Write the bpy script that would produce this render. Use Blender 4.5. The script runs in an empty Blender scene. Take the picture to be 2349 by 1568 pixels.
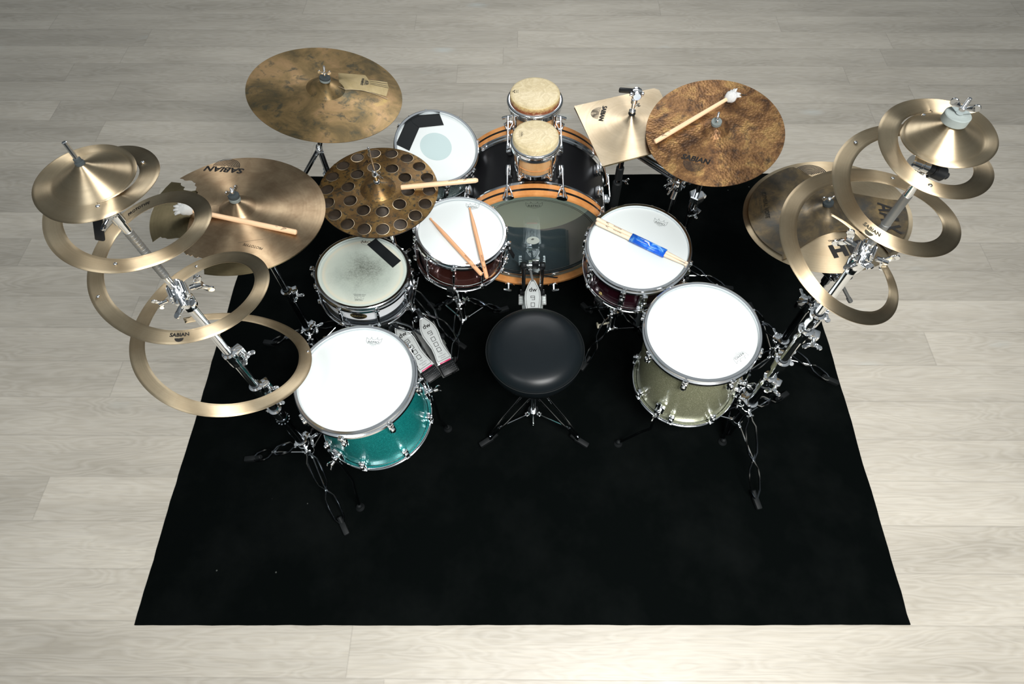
import bpy, bmesh, math, random
from mathutils import Vector, Matrix, Euler
from mathutils.geometry import delaunay_2d_cdt
random.seed(7)
S = bpy.context.scene
COL = S.collection
PI = math.pi

# ------------------------------------------------------------ camera, light
CAM_H, FPX, PITCH, PX, PY = 2.3, 1403.0, math.radians(59.27), 1195.0, 784.0
cam_d = bpy.data.cameras.new('camera'); cam = bpy.data.objects.new('camera', cam_d); COL.objects.link(cam)
cam.location = (0, 0, CAM_H); cam.rotation_euler = (PI/2 - PITCH, 0, 0)
cam_d.sensor_width = 36; cam_d.lens = 36*FPX/2349; cam_d.shift_x = -(PX-1174.5)/2349
cam_d.clip_start = .05
S.camera = cam
S.view_settings.view_transform = 'Standard'; S.view_settings.look = 'None'
S.view_settings.exposure = 0.0; S.view_settings.gamma = 1.0
S.view_settings.use_curve_mapping = False

world = bpy.data.worlds.new('studio'); S.world = world; world.use_nodes = True
wn = world.node_tree.nodes; wl = world.node_tree.links
wn.clear()
wo = wn.new('ShaderNodeOutputWorld'); wb = wn.new('ShaderNodeBackground')
wt = wn.new('ShaderNodeTexCoord'); ws = wn.new('ShaderNodeSeparateXYZ'); wr = wn.new('ShaderNodeValToRGB')
wl.new(wt.outputs['Generated'], ws.inputs[0]); wl.new(ws.outputs['Z'], wr.inputs[0])
wr.color_ramp.elements[0].position = 0.0; wr.color_ramp.elements[0].color = (.035, .04, .045, 1)
wr.color_ramp.elements[1].position = 1.0; wr.color_ramp.elements[1].color = (.62, .66, .68, 1)
e = wr.color_ramp.elements.new(.35); e.color = (.16, .18, .19, 1)
e = wr.color_ramp.elements.new(.6); e.color = (.34, .37, .385, 1)
wl.new(wr.outputs[0], wb.inputs[0]); wl.new(wb.outputs[0], wo.inputs[0]); wb.inputs[1].default_value = .60

def area(name, loc, aim, sx, sy, power, col=(1, 1, 1)):
    d = bpy.data.lights.new(name, 'AREA'); d.shape = 'RECTANGLE'; d.size = sx; d.size_y = sy
    d.energy = power; d.color = col
    o = bpy.data.objects.new(name, d); COL.objects.link(o); o.location = loc
    o.rotation_euler = (Vector(aim)-Vector(loc)).to_track_quat('-Z', 'Y').to_euler()
    return o
area('softbox_key', (0.70, -.40, 3.0), (.50, .90, 0), 1.2, .7, 142, (1, .99, .97))
area('left_fill', (-1.2, -.3, 3.1), (-.5, 1.1, 0), .7, .5, 14, (.96, .985, 1))  # added weak fill light from the left
area('rear_fill', (0.15, 3.8, 2.7), (0.05, 2.0, .35), 1.6, .8, 30, (.97, .985, 1))  # added fill light behind the kit, brightens the bass drum's front head

def ray(u, v, z=None, Y=None):
    """the point of the place that shows at this spot of the photograph, at height z (or depth Y)"""
    s, c = math.sin(PITCH), math.cos(PITCH)
    dx, dy = u-PX, v-PY
    r = Vector((dx, FPX*c-dy*s, -FPX*s-dy*c))
    t = (z-CAM_H)/r.z if z is not None else Y/r.y
    return Vector((0, 0, CAM_H)) + r*t
def onplane(u, v, C, n):
    o = Vector((0, 0, CAM_H)); d = ray(u, v, z=0)-o
    return o + d*((Vector(C)-o).dot(n)/d.dot(n))

# ------------------------------------------------------------ materials
def nd(nt, t, **k):
    n = nt.nodes.new(t)
    for a, b in k.items(): setattr(n, a, b)
    return n
def mat(name, col=(.5, .5, .5), rough=.5, metal=0, coat=0, spec=.5, aniso=0, trans=0, alpha=1, sheen=0):
    m = bpy.data.materials.new(name); m.use_nodes = True
    b = m.node_tree.nodes['Principled BSDF']
    b.inputs['Base Color'].default_value = (*col, 1); b.inputs['Roughness'].default_value = rough
    b.inputs['Metallic'].default_value = metal; b.inputs['Coat Weight'].default_value = coat
    b.inputs['Coat Roughness'].default_value = .08
    b.inputs['Specular IOR Level'].default_value = spec; b.inputs['Anisotropic'].default_value = aniso
    b.inputs['Transmission Weight'].default_value = trans; b.inputs['Alpha'].default_value = alpha
    b.inputs['Sheen Weight'].default_value = sheen
    return m, m.node_tree, b
def ramp(nt, stops, fac=None, interp='LINEAR'):
    r = nd(nt, 'ShaderNodeValToRGB'); cr = r.color_ramp; cr.interpolation = interp
    while len(cr.elements) < len(stops): cr.elements.new(.5)
    for e, (p, c) in zip(cr.elements, stops):
        e.position = p; e.color = (*c, 1) if len(c) == 3 else c
    if fac is not None: nt.links.new(fac, r.inputs[0])
    return r.outputs[0]
def noise(nt, scale, detail=4, vec=None, rough=.55, dist=0, dims='3D'):
    n = nd(nt, 'ShaderNodeTexNoise'); n.noise_dimensions = dims
    n.inputs['Scale'].default_value = scale; n.inputs['Detail'].default_value = detail
    n.inputs['Roughness'].default_value = rough; n.inputs['Distortion'].default_value = dist
    if vec is not None: nt.links.new(vec, n.inputs['Vector'])
    return n.outputs['Fac']
def math_(nt, op, a, b=None, c=None):
    n = nd(nt, 'ShaderNodeMath', operation=op)
    for i, x in enumerate((a, b, c)):
        if x is None: continue
        if isinstance(x, (int, float)): n.inputs[i].default_value = x
        else: nt.links.new(x, n.inputs[i])
    return n.outputs[0]
def mixc(nt, f, a, b, mode='MIX'):
    n = nd(nt, 'ShaderNodeMix', data_type='RGBA', blend_type=mode)
    for i, x in ((0, f), (6, a), (7, b)):
        if isinstance(x, (int, float)): n.inputs[i].default_value = x
        elif isinstance(x, tuple): n.inputs[i].default_value = (*x, 1)
        else: nt.links.new(x, n.inputs[i])
    return n.outputs[2]
def bump(nt, b, h, strength=.3, dist=.001):
    n = nd(nt, 'ShaderNodeBump'); n.inputs['Strength'].default_value = strength; n.inputs['Distance'].default_value = dist
    nt.links.new(h, n.inputs['Height']); nt.links.new(n.outputs[0], b.inputs['Normal'])
def objco(nt):
    return nd(nt, 'ShaderNodeTexCoord').outputs['Object']
def radial(nt, co):
    s = nd(nt, 'ShaderNodeSeparateXYZ'); nt.links.new(co, s.inputs[0])
    x2 = math_(nt, 'MULTIPLY', s.outputs[0], s.outputs[0]); y2 = math_(nt, 'MULTIPLY', s.outputs[1], s.outputs[1])
    return math_(nt, 'SQRT', math_(nt, 'ADD', x2, y2)), s

M = {}
M['chrome'], nt, b = mat('chrome', (.88, .90, .92), .12, 1)
M['chrome_dark'], nt, b = mat('dark_chrome', (.24, .26, .28), .16, 1)
M['steel'], nt, b = mat('brushed_steel', (.30, .31, .31), .5, .9)
M['black'], nt, b = mat('black_plastic', (.008, .009, .010), .4, spec=.3)
M['rubber'], nt, b = mat('black_rubber', (.007, .0085, .009), .6, spec=.2)
M['black_tape'], nt, b = mat('black_tape', (.008, .010, .011), .55, spec=.18)
M['ink'], nt, b = mat('black_ink', (.012, .011, .010), .55)
M['thin_ink'], nt, b = mat('grey_ink', (.07, .08, .085), .6)
M['grey_ink'], nt, b = mat('faded_ink', (.035, .032, .022), .6)
M['gold'], nt, b = mat('gold_print', (.42, .32, .12), .35, .6)
M['white_ink'], nt, b = mat('white_ink', (.85, .86, .88), .5)
M['blue_ink'], nt, b = mat('blue_badge_ink', (.02, .03, .5), .3, coat=.5)
M['cyan_ink'], nt, b = mat('cyan_badge_ink', (.02, .42, .55), .3, coat=.5)
M['pink'], nt, b = mat('magenta_bar', (.75, .015, .13), .35, coat=.4)
M['felt'], nt, b = mat('grey_felt', (.20, .23, .22), .95); bump(nt, b, noise(nt, 500), .6, .001)
M['felt_dark'], nt, b = mat('dark_felt', (.035, .045, .048), .95); bump(nt, b, noise(nt, 500), .6, .001)
M['fleece'], nt, b = mat('white_fleece', (.82, .83, .80), .95, sheen=.4); bump(nt, b, noise(nt, 300), .8, .002)
M['pillow'], nt, b = mat('dark_pillow_cloth', (.022, .04, .05), .85, sheen=.2); bump(nt, b, noise(nt, 25), .5, .01)
M['patch'], nt, b = mat('kick_patch', (.62, .68, .62), .6)
M['cable'], nt, b = mat('cable_rubber', (.014, .015, .016), .5)

def polar_uv(nt, b):
    """groove direction and groove radius come from the polar UV map of the turned metal"""
    t = nd(nt, 'ShaderNodeTangent', direction_type='UV_MAP', uv_map='UVMap'); nt.links.new(t.outputs[0], b.inputs['Tangent'])
    u = nd(nt, 'ShaderNodeUVMap', uv_map='UVMap'); s = nd(nt, 'ShaderNodeSeparateXYZ'); nt.links.new(u.outputs[0], s.inputs[0])
    TURNED.add(CUR[0]); return s.outputs[1]
TURNED = set(); CUR = ['']
def bronze(name, hi, lo, rough, groove=.35, fine=900, blotch=12, aniso=.93, metal=1, contrast=(.35, .7)):
    m, nt, b = mat(name, hi, rough, metal, aniso=aniso); CUR[0] = m.name
    co = objco(nt); r = polar_uv(nt, b)
    b.inputs['Anisotropic Rotation'].default_value = .25
    cx = nd(nt, 'ShaderNodeCombineXYZ'); nt.links.new(r, cx.inputs[0])
    g = noise(nt, fine, 2, cx.outputs[0], .7)
    g2 = noise(nt, 120, 3, cx.outputs[0], .6)
    bl = noise(nt, blotch, 5, co, .6, .4)
    f = ramp(nt, [(contrast[0], (0, 0, 0)), (contrast[1], (1, 1, 1))], bl)
    col = mixc(nt, f, lo, hi)
    col = mixc(nt, math_(nt, 'ADD', math_(nt, 'MULTIPLY', g2, .30), math_(nt, 'MULTIPLY', g, .35)), col, tuple(c*.50 for c in lo))
    nt.links.new(col, b.inputs['Base Color'])
    rr = math_(nt, 'ADD', math_(nt, 'MULTIPLY', g2, .12), rough-.06); nt.links.new(rr, b.inputs['Roughness'])
    bump(nt, b, math_(nt, 'ADD', g, math_(nt, 'MULTIPLY', g2, 2.2)), groove, .0004)
    return m
M['bronze'] = bronze('brilliant_bronze', (.87, .73, .53), (.70, .56, .38), .47)
M['bronze_band'] = bronze('lathed_bronze', (.82, .69, .48), (.65, .51, .33), .47)
M['bronze_old'] = bronze('worn_bronze', (.70, .53, .34), (.40, .28, .17), .47, .3, 900, 14)
M['bronze_olive'] = bronze('olive_bronze', (.34, .28, .16), (.22, .18, .10), .48)
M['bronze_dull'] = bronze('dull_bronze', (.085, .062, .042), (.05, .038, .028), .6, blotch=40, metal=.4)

def patina(name, stops, scale, rough=.5, metal=.75, dist=1.0, vor=0, groove=.3, dark_scale=None, dark=(.04, .035, .02), dark_cut=(.55, .68), aniso=.75):
    m, nt, b = mat(name, (.3, .2, .1), rough, metal, aniso=aniso); CUR[0] = m.name
    co = objco(nt); r = polar_uv(nt, b)
    b.inputs['Anisotropic Rotation'].default_value = .25
    cx = nd(nt, 'ShaderNodeCombineXYZ'); nt.links.new(r, cx.inputs[0])
    n1 = noise(nt, scale, 8, co, .62, dist)
    col = ramp(nt, stops, n1)
    n2 = noise(nt, dark_scale or scale*2.3, 7, co, .68, .4)
    k = ramp(nt, [(dark_cut[0], (0, 0, 0)), (dark_cut[1], (1, 1, 1))], n2)
    col = mixc(nt, math_(nt, 'MULTIPLY', k, .85), col, dark)
    g = noise(nt, 260, 3, cx.outputs[0], .7)
    col = mixc(nt, math_(nt, 'MULTIPLY', g, .45), col, mixc(nt, .5, col, (0.02, .016, .01)))
    h = g
    if vor:
        v = nd(nt, 'ShaderNodeTexVoronoi'); v.inputs['Scale'].default_value = vor; nt.links.new(co, v.inputs['Vector'])
        vd = v.outputs['Distance']
        ring = ramp(nt, [(0, (.25, .25, .25)), (.28, (0, 0, 0)), (.42, (1, 1, 1)), (.55, (.1, .1, .1))], vd)
        col = mixc(nt, math_(nt, 'MULTIPLY', ring, .5), col, (.085, .045, .022))
        h = math_(nt, 'ADD', math_(nt, 'MULTIPLY', vd, 3.0), g)
    nt.links.new(col, b.inputs['Base Color'])
    bump(nt, b, h, groove, .0006 if not vor else .0016)
    return m
M['patina_ride'] = patina('mottled_ride_patina', [(.30, (.055, .050, .028)), (.42, (.15, .105, .045)), (.52, (.24, .16, .068)), (.62, (.33, .21, .10)), (.74, (.46, .33, .12))], 8, .42, dist=.5, dark_scale=20, dark=(.06, .06, .04), dark_cut=(.54, .64))
M['patina_hat'] = patina('speckled_hat_patina', [(.3, (.085, .048, .022)), (.5, (.20, .115, .04)), (.7, (.34, .21, .07))], 14, .42, dist=.5, dark_scale=75, dark=(.04, .042, .034), dark_cut=(.52, .60))
M['patina_brown'] = patina('hammered_brown_patina', [(.34, (.075, .04, .024)), (.44, (.22, .11, .045)), (.54, (.36, .19, .075)), (.64, (.50, .30, .11))], 16, .46, metal=.65, dist=.6, vor=120, groove=.30, dark_scale=26, dark=(.05, .035, .027), dark_cut=(.54, .66))
M['patina_stack'] = patina('oily_dark_patina', [(.34, (.07, .065, .055)), (.48, (.15, .115, .07)), (.60, (.26, .19, .10)), (.7, (.34, .24, .11))], 9, .40, dist=.4, dark_scale=14, dark=(.08, .08, .075), dark_cut=(.48, .66))
M['polished'] = bronze('polished_patch_bronze', (.46, .37, .21), (.36, .28, .14), .42, blotch=20, aniso=.3)

# drum heads
M['head'], nt, b = mat('white_drumhead', (.67, .715, .71), .55, spec=.3)
bump(nt, b, noise(nt, 700), .08, .0005)
M['head_old'], nt, b = mat('worn_drumhead', (.6, .65, .6), .6)
co = objco(nt); r, s = radial(nt, co)
nz = noise(nt, 9, 6, co, .6)
edge = ramp(nt, [(.62, (.46, .52, .46)), (.83, (.54, .585, .51)), (.90, (.63, .60, .48)), (.94, (.50, .56, .50)), (1, (.56, .62, .57))], math_(nt, 'DIVIDE', r, .155))
rc = math_(nt, 'ADD', math_(nt, 'DIVIDE', r, .128), math_(nt, 'MULTIPLY', math_(nt, 'SUBTRACT', nz, .5), 1.3))
dirt = ramp(nt, [(0, (.95, .95, .95)), (.3, (.72, .72, .72)), (.65, (.25, .25, .25)), (1.0, (0, 0, 0))], rc)
spk = ramp(nt, [(.38, (.45, .45, .45)), (.62, (1, 1, 1))], noise(nt, 190, 5, co, .75))
col = mixc(nt, math_(nt, 'MULTIPLY', dirt, spk), edge, (.07, .08, .062))
col = mixc(nt, ramp(nt, [(.45, (0, 0, 0)), (.75, (.22, .22, .22))], nz), col, (.40, .46, .38))
nt.links.new(col, b.inputs['Base Color'])
M['head_skin'], nt, b = mat('fibre_skin_drumhead', (.6, .5, .3), .55, coat=.15)
co = objco(nt)
nz = noise(nt, 28, 8, co, .7, 2.5)
col = ramp(nt, [(.3, (.44, .35, .19)), (.5, (.58, .48, .28)), (.7, (.68, .59, .39))], nz)
mp = nd(nt, 'ShaderNodeMapping'); mp.inputs['Scale'].default_value = (1, .25, 1); mp.inputs['Rotation'].default_value = (0, 0, .9); nt.links.new(co, mp.inputs[0])
fib = noise(nt, 90, 6, mp.outputs[0], .75, 5)
col = mixc(nt, ramp(nt, [(.58, (0, 0, 0)), (.70, (.5, .5, .5))], fib), col, (.84, .78, .62))
nt.links.new(col, b.inputs['Base Color']); 
M['skin_dark'], nt, b = mat('burnt_skin_collar', (.16, .05, .02), .4, coat=.4)
co = objco(nt); s = nd(nt, 'ShaderNodeSeparateXYZ'); nt.links.new(co, s.inputs[0])
col = ramp(nt, [(0, (.075, .012, .006)), (.45, (.20, .05, .012)), (1, (.62, .48, .22))], math_(nt, 'ADD', math_(nt, 'DIVIDE', math_(nt, 'ADD', s.outputs[2], .036), .034), math_(nt, 'MULTIPLY', math_(nt, 'SUBTRACT', noise(nt, 120, 3, co), .5), .8)))
nt.links.new(col, b.inputs['Base Color'])
# clear film
def film(name, tint, base_gloss, rough, whiten=0.0, wcol=(.6, .65, .6)):
    m = bpy.data.materials.new(name); m.use_nodes = True; nt = m.node_tree; nt.nodes.clear()
    o = nd(nt, 'ShaderNodeOutputMaterial'); t = nd(nt, 'ShaderNodeBsdfTransparent'); g = nd(nt, 'ShaderNodeBsdfGlossy')
    t.inputs[0].default_value = (*tint, 1); g.inputs['Roughness'].default_value = rough; g.inputs[0].default_value = (.85, .95, 1, 1)
    fr = nd(nt, 'ShaderNodeLayerWeight'); fr.inputs[0].default_value = .3
    f = math_(nt, 'ADD', math_(nt, 'MULTIPLY', fr.outputs['Fresnel'], .35), base_gloss)
    mx = nd(nt, 'ShaderNodeMixShader'); nt.links.new(f, mx.inputs[0]); nt.links.new(t.outputs[0], mx.inputs[1]); nt.links.new(g.outputs[0], mx.inputs[2])
    if whiten:
        d = nd(nt, 'ShaderNodeBsdfDiffuse'); d.inputs[0].default_value = (*wcol, 1)
        tr = nd(nt, 'ShaderNodeBsdfTranslucent'); tr.inputs[0].default_value = (*wcol, 1)
        m3 = nd(nt, 'ShaderNodeMixShader'); m3.inputs[0].default_value = .7; nt.links.new(d.outputs[0], m3.inputs[1]); nt.links.new(tr.outputs[0], m3.inputs[2])
        m2 = nd(nt, 'ShaderNodeMixShader'); m2.inputs[0].default_value = whiten
        nt.links.new(mx.outputs[0], m2.inputs[1]); nt.links.new(m3.outputs[0], m2.inputs[2]); nt.links.new(m2.outputs[0], o.inputs[0])
    else: nt.links.new(mx.outputs[0], o.inputs[0])
    return m
M['clear_head'] = film('clear_drumhead', (.96, .98, .98), .015, .04, .10, (.42, .60, .68))
M['clear_collar'] = film('clear_head_collar', (.80, .90, .93), .10, .08, .30, (.40, .56, .62))
M['front_head'] = film('milky_front_head', (.8, .85, .8), .03, .2, 1.0, (.93, .97, .84))

def sparkle(name, base, hi, dark):
    m, nt, b = mat(name, base, .3, .35, coat=.8)
    co = objco(nt)
    v = nd(nt, 'ShaderNodeTexVoronoi'); v.inputs['Scale'].default_value = 800; nt.links.new(co, v.inputs['Vector'])
    s = nd(nt, 'ShaderNodeSeparateColor'); nt.links.new(v.outputs['Color'], s.inputs[0])
    col = ramp(nt, [(0, dark), (.45, base), (.8, base), (.92, hi), (1, hi)], s.outputs[0])
    nt.links.new(col, b.inputs['Base Color'])
    return m
M['teal'] = sparkle('teal_sparkle', (.004, .30, .29), (.06, .62, .58), (.002, .13, .13))
M['champagne'] = sparkle('champagne_sparkle', (.36, .37, .23), (.72, .72, .52), (.18, .19, .11))
M['grey_sparkle'] = sparkle('grey_sparkle', (.10, .15, .15), (.55, .68, .66), (.03, .05, .05))
M['shell_white'], nt, b = mat('white_lacquer', (.86, .88, .90), .22, coat=.6)
M['shell_copper'], nt, b = mat('dark_copper_lacquer', (.105, .03, .022), .22, .7, coat=.8)
M['shell_plum'], nt, b = mat('dark_plum_lacquer', (.045, .006, .014), .16, .6, coat=1)
M['shell_black'], nt, b = mat('satin_black_lacquer', (.005, .005, .006), .42, spec=.25)
M['shell_inside'], nt, b = mat('maple_shell_inside', (.32, .27, .25), .6)
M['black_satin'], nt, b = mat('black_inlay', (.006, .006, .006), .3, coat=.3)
def wood(name, a, bcol, axis_scale, rough=.4, coat=.3, rings=30):
    m, nt, b = mat(name, a, rough, 0, coat=coat)
    co = objco(nt); mp = nd(nt, 'ShaderNodeMapping'); mp.inputs['Scale'].default_value = axis_scale; nt.links.new(co, mp.inputs[0])
    n = noise(nt, rings, 6, mp.outputs[0], .6, .6)
    nt.links.new(ramp(nt, [(.3, bcol), (.7, a)], n), b.inputs['Base Color'])
    return m
M['maple_hoop'] = wood('amber_maple', (.74, .34, .115), (.56, .22, .06), (1, 1, 1), .3, .6, 25)
M['maple'] = wood('natural_maple', (.72, .43, .20), (.55, .29, .11), (1, 1, .15), .35, .5, 40)
M['hickory'] = wood('hickory_stick', (.86, .60, .38), (.78, .50, .29), (1, 1, .06), .45, .2, 160)
M['hickory_pale'] = wood('pale_new_stick', (.88, .72, .55), (.80, .62, .44), (1, 1, .06), .45, .2, 160)
M['hickory_tan'] = wood('tan_hickory_stick', (.78, .42, .22), (.66, .33, .16), (1, 1, .06), .45, .2, 160)
M['leather'], nt, b = mat('black_vinyl', (.0055, .008, .0098), .32, spec=.2)
bump(nt, b, noise(nt, 900, 3), .12, .0004)
M['pedal'], nt, b = mat('pedal_metal', (.62, .65, .64), .38, .5)
M['pedal_grey'], nt, b = mat('pedal_grey_plate', (.30, .31, .30), .4, .6)
M['sleeve'], nt, b = mat('blue_sleeve_paper', (.02, .14, .62), .4)
co = objco(nt); nt.links.new(ramp(nt, [(.42, (.006, .10, .62)), (.55, (.04, .24, .78)), (.68, (.30, .55, .85))], noise(nt, 38, 4, co, .55, 1.2)), b.inputs['Base Color'])

# rug
M['rug'], nt, b = mat('black_rug', (.0035, .0045, .0045), 1.0, spec=0)
co = objco(nt); n1 = noise(nt, 420, 3, co, .8)
v = nd(nt, 'ShaderNodeTexVoronoi'); v.inputs['Scale'].default_value = 9; v.inputs['Randomness'].default_value = 1; nt.links.new(co, v.inputs['Vector'])
lint = ramp(nt, [(0, (1, 1, 1)), (.022, (1, 1, 1)), (.03, (0, 0, 0))], v.outputs['Distance'])
sm = ramp(nt, [(.45, (.0022, .0030, .0029)), (.8, (.0055, .0066, .0064))], noise(nt, 3, 6, co, .6))
sm = mixc(nt, math_(nt, 'MULTIPLY', lint, .5), sm, (.12, .13, .12))
nt.links.new(sm, b.inputs['Base Color']); bump(nt, b, n1, .5, .002)

# oak laminate floor
M['floor'], nt, b = mat('washed_oak_planks', (.5, .45, .4), .42, spec=.4)
co = objco(nt); mp = nd(nt, 'ShaderNodeMapping'); mp.inputs['Rotation'].default_value = (0, 0, .006)
mp.inputs['Location'].default_value = (0, -.0745, 0)
nt.links.new(co, mp.inputs[0]); s = nd(nt, 'ShaderNodeSeparateXYZ'); nt.links.new(mp.outputs[0], s.inputs[0])
PW, PL = .1695, 2.3
row = math_(nt, 'FLOOR', math_(nt, 'DIVIDE', s.outputs[1], PW))
fy = math_(nt, 'SUBTRACT', math_(nt, 'DIVIDE', s.outputs[1], PW), row)
w1 = nd(nt, 'ShaderNodeTexWhiteNoise', noise_dimensions='1D'); nt.links.new(row, w1.inputs['W'])
xs = math_(nt, 'ADD', math_(nt, 'DIVIDE', s.outputs[0], PL), math_(nt, 'MULTIPLY', w1.outputs['Value'], 7.3))
colm = math_(nt, 'FLOOR', xs); fx = math_(nt, 'SUBTRACT', xs, colm)
cmb = nd(nt, 'ShaderNodeCombineXYZ'); nt.links.new(row, cmb.inputs[0]); nt.links.new(colm, cmb.inputs[1])
w2 = nd(nt, 'ShaderNodeTexWhiteNoise', noise_dimensions='3D'); nt.links.new(cmb.outputs[0], w2.inputs['Vector'])
sc = nd(nt, 'ShaderNodeSeparateColor'); nt.links.new(w2.outputs['Color'], sc.inputs[0])
# grain space: stretched along the plank and shifted for each plank
gx = math_(nt, 'ADD', s.outputs[0], math_(nt, 'MULTIPLY', sc.outputs[0], 31)); gy = math_(nt, 'ADD', s.outputs[1], math_(nt, 'MULTIPLY', sc.outputs[1], 17))
gv = nd(nt, 'ShaderNodeCombineXYZ'); nt.links.new(math_(nt, 'MULTIPLY', gx, 1.0), gv.inputs[0]); nt.links.new(math_(nt, 'MULTIPLY', gy, 6.0), gv.inputs[1])
low = noise(nt, 1.7, 3, gv.outputs[0], .5, .3)
rings = math_(nt, 'FRACT', math_(nt, 'MULTIPLY', low, 16))
rings = ramp(nt, [(0, (0, 0, 0)), (.45, (1, 1, 1)), (1, (0, 0, 0))], rings)
gv2 = nd(nt, 'ShaderNodeCombineXYZ'); nt.links.new(gx, gv2.inputs[0]); nt.links.new(math_(nt, 'MULTIPLY', gy, 28), gv2.inputs[1])
fineg = noise(nt, 6, 7, gv2.outputs[0], .65)
broad = noise(nt, 1.1, 4, gv.outputs[0], .55, .2)
base = ramp(nt, [(.28, (.375, .342, .282)), (.5, (.49, .450, .376)), (.72, (.575, .532, .448))], broad)
base = mixc(nt, math_(nt, 'MULTIPLY', ramp(nt, [(.35, (0, 0, 0)), (.70, (1, 1, 1))], fineg), .42), base, (.30, .275, .24))
base = mixc(nt, math_(nt, 'MULTIPLY', rings, .26), base, (.66, .63, .565))
kn = nd(nt, 'ShaderNodeTexVoronoi'); kn.inputs['Scale'].default_value = 1.5
gv3 = nd(nt, 'ShaderNodeCombineXYZ'); nt.links.new(gx, gv3.inputs[0]); nt.links.new(math_(nt, 'MULTIPLY', gy, 2.4), gv3.inputs[1]); nt.links.new(gv3.outputs[0], kn.inputs['Vector'])
kd = math_(nt, 'ADD', kn.outputs['Distance'], math_(nt, 'MULTIPLY', math_(nt, 'SUBTRACT', noise(nt, 16, 5, gv.outputs[0]), .5), .10))
kh = ramp(nt, [(.02, (1, 1, 1)), (.13, (0, 0, 0))], kd); base = mixc(nt, math_(nt, 'MULTIPLY', kh, .45), base, (.58, .64, .63))
kc = ramp(nt, [(.0, (1, 1, 1)), (.012, (0, 0, 0))], kd); base = mixc(nt, math_(nt, 'MULTIPLY', kc, .6), base, (.09, .09, .10))
tone = math_(nt, 'ADD', math_(nt, 'MULTIPLY', sc.outputs[2], .20), .88)
hsv = nd(nt, 'ShaderNodeHueSaturation'); nt.links.new(tone, hsv.inputs['Value']); nt.links.new(base, hsv.inputs['Color'])
ey = math_(nt, 'MULTIPLY', math_(nt, 'MINIMUM', fy, math_(nt, 'SUBTRACT', 1, fy)), PW); ex = math_(nt, 'MULTIPLY', math_(nt, 'MINIMUM', fx, math_(nt, 'SUBTRACT', 1, fx)), PL)
ed = math_(nt, 'MINIMUM', ex, ey)
seam = ramp(nt, [(0, (1, 1, 1)), (.0008, (.6, .6, .6)), (.0016, (0, 0, 0))], ed)
fin = mixc(nt, math_(nt, 'MULTIPLY', seam, .28), hsv.outputs[0], (.20, .18, .155))
nt.links.new(fin, b.inputs['Base Color']); bump(nt, b, math_(nt, 'ADD', math_(nt, 'MULTIPLY', fineg, .4), math_(nt, 'MULTIPLY', seam, -1)), .25, .0012)

# ------------------------------------------------------------ geometry helpers
I4 = Matrix.Identity(4)
def frame(C, n, x=None):
    """matrix with origin C and local z along n; local x stays near the room's x"""
    n = Vector(n).normalized()
    if x is None:
        a = Vector((0, 1, 0)).cross(n)
        if a.length < .2: a = Vector((1, 0, 0))
    else:
        a = Vector(x)
    a = (a - n*a.dot(n)).normalized(); b = n.cross(a)
    m = Matrix((a, b, n)).transposed().to_4x4(); m.translation = Vector(C); return m
def T(x, y, z): return Matrix.Translation((x, y, z))
def RZ(a): return Matrix.Rotation(a, 4, 'Z')
def RX(a): return Matrix.Rotation(a, 4, 'X')
def RY(a): return Matrix.Rotation(a, 4, 'Y')

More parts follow.
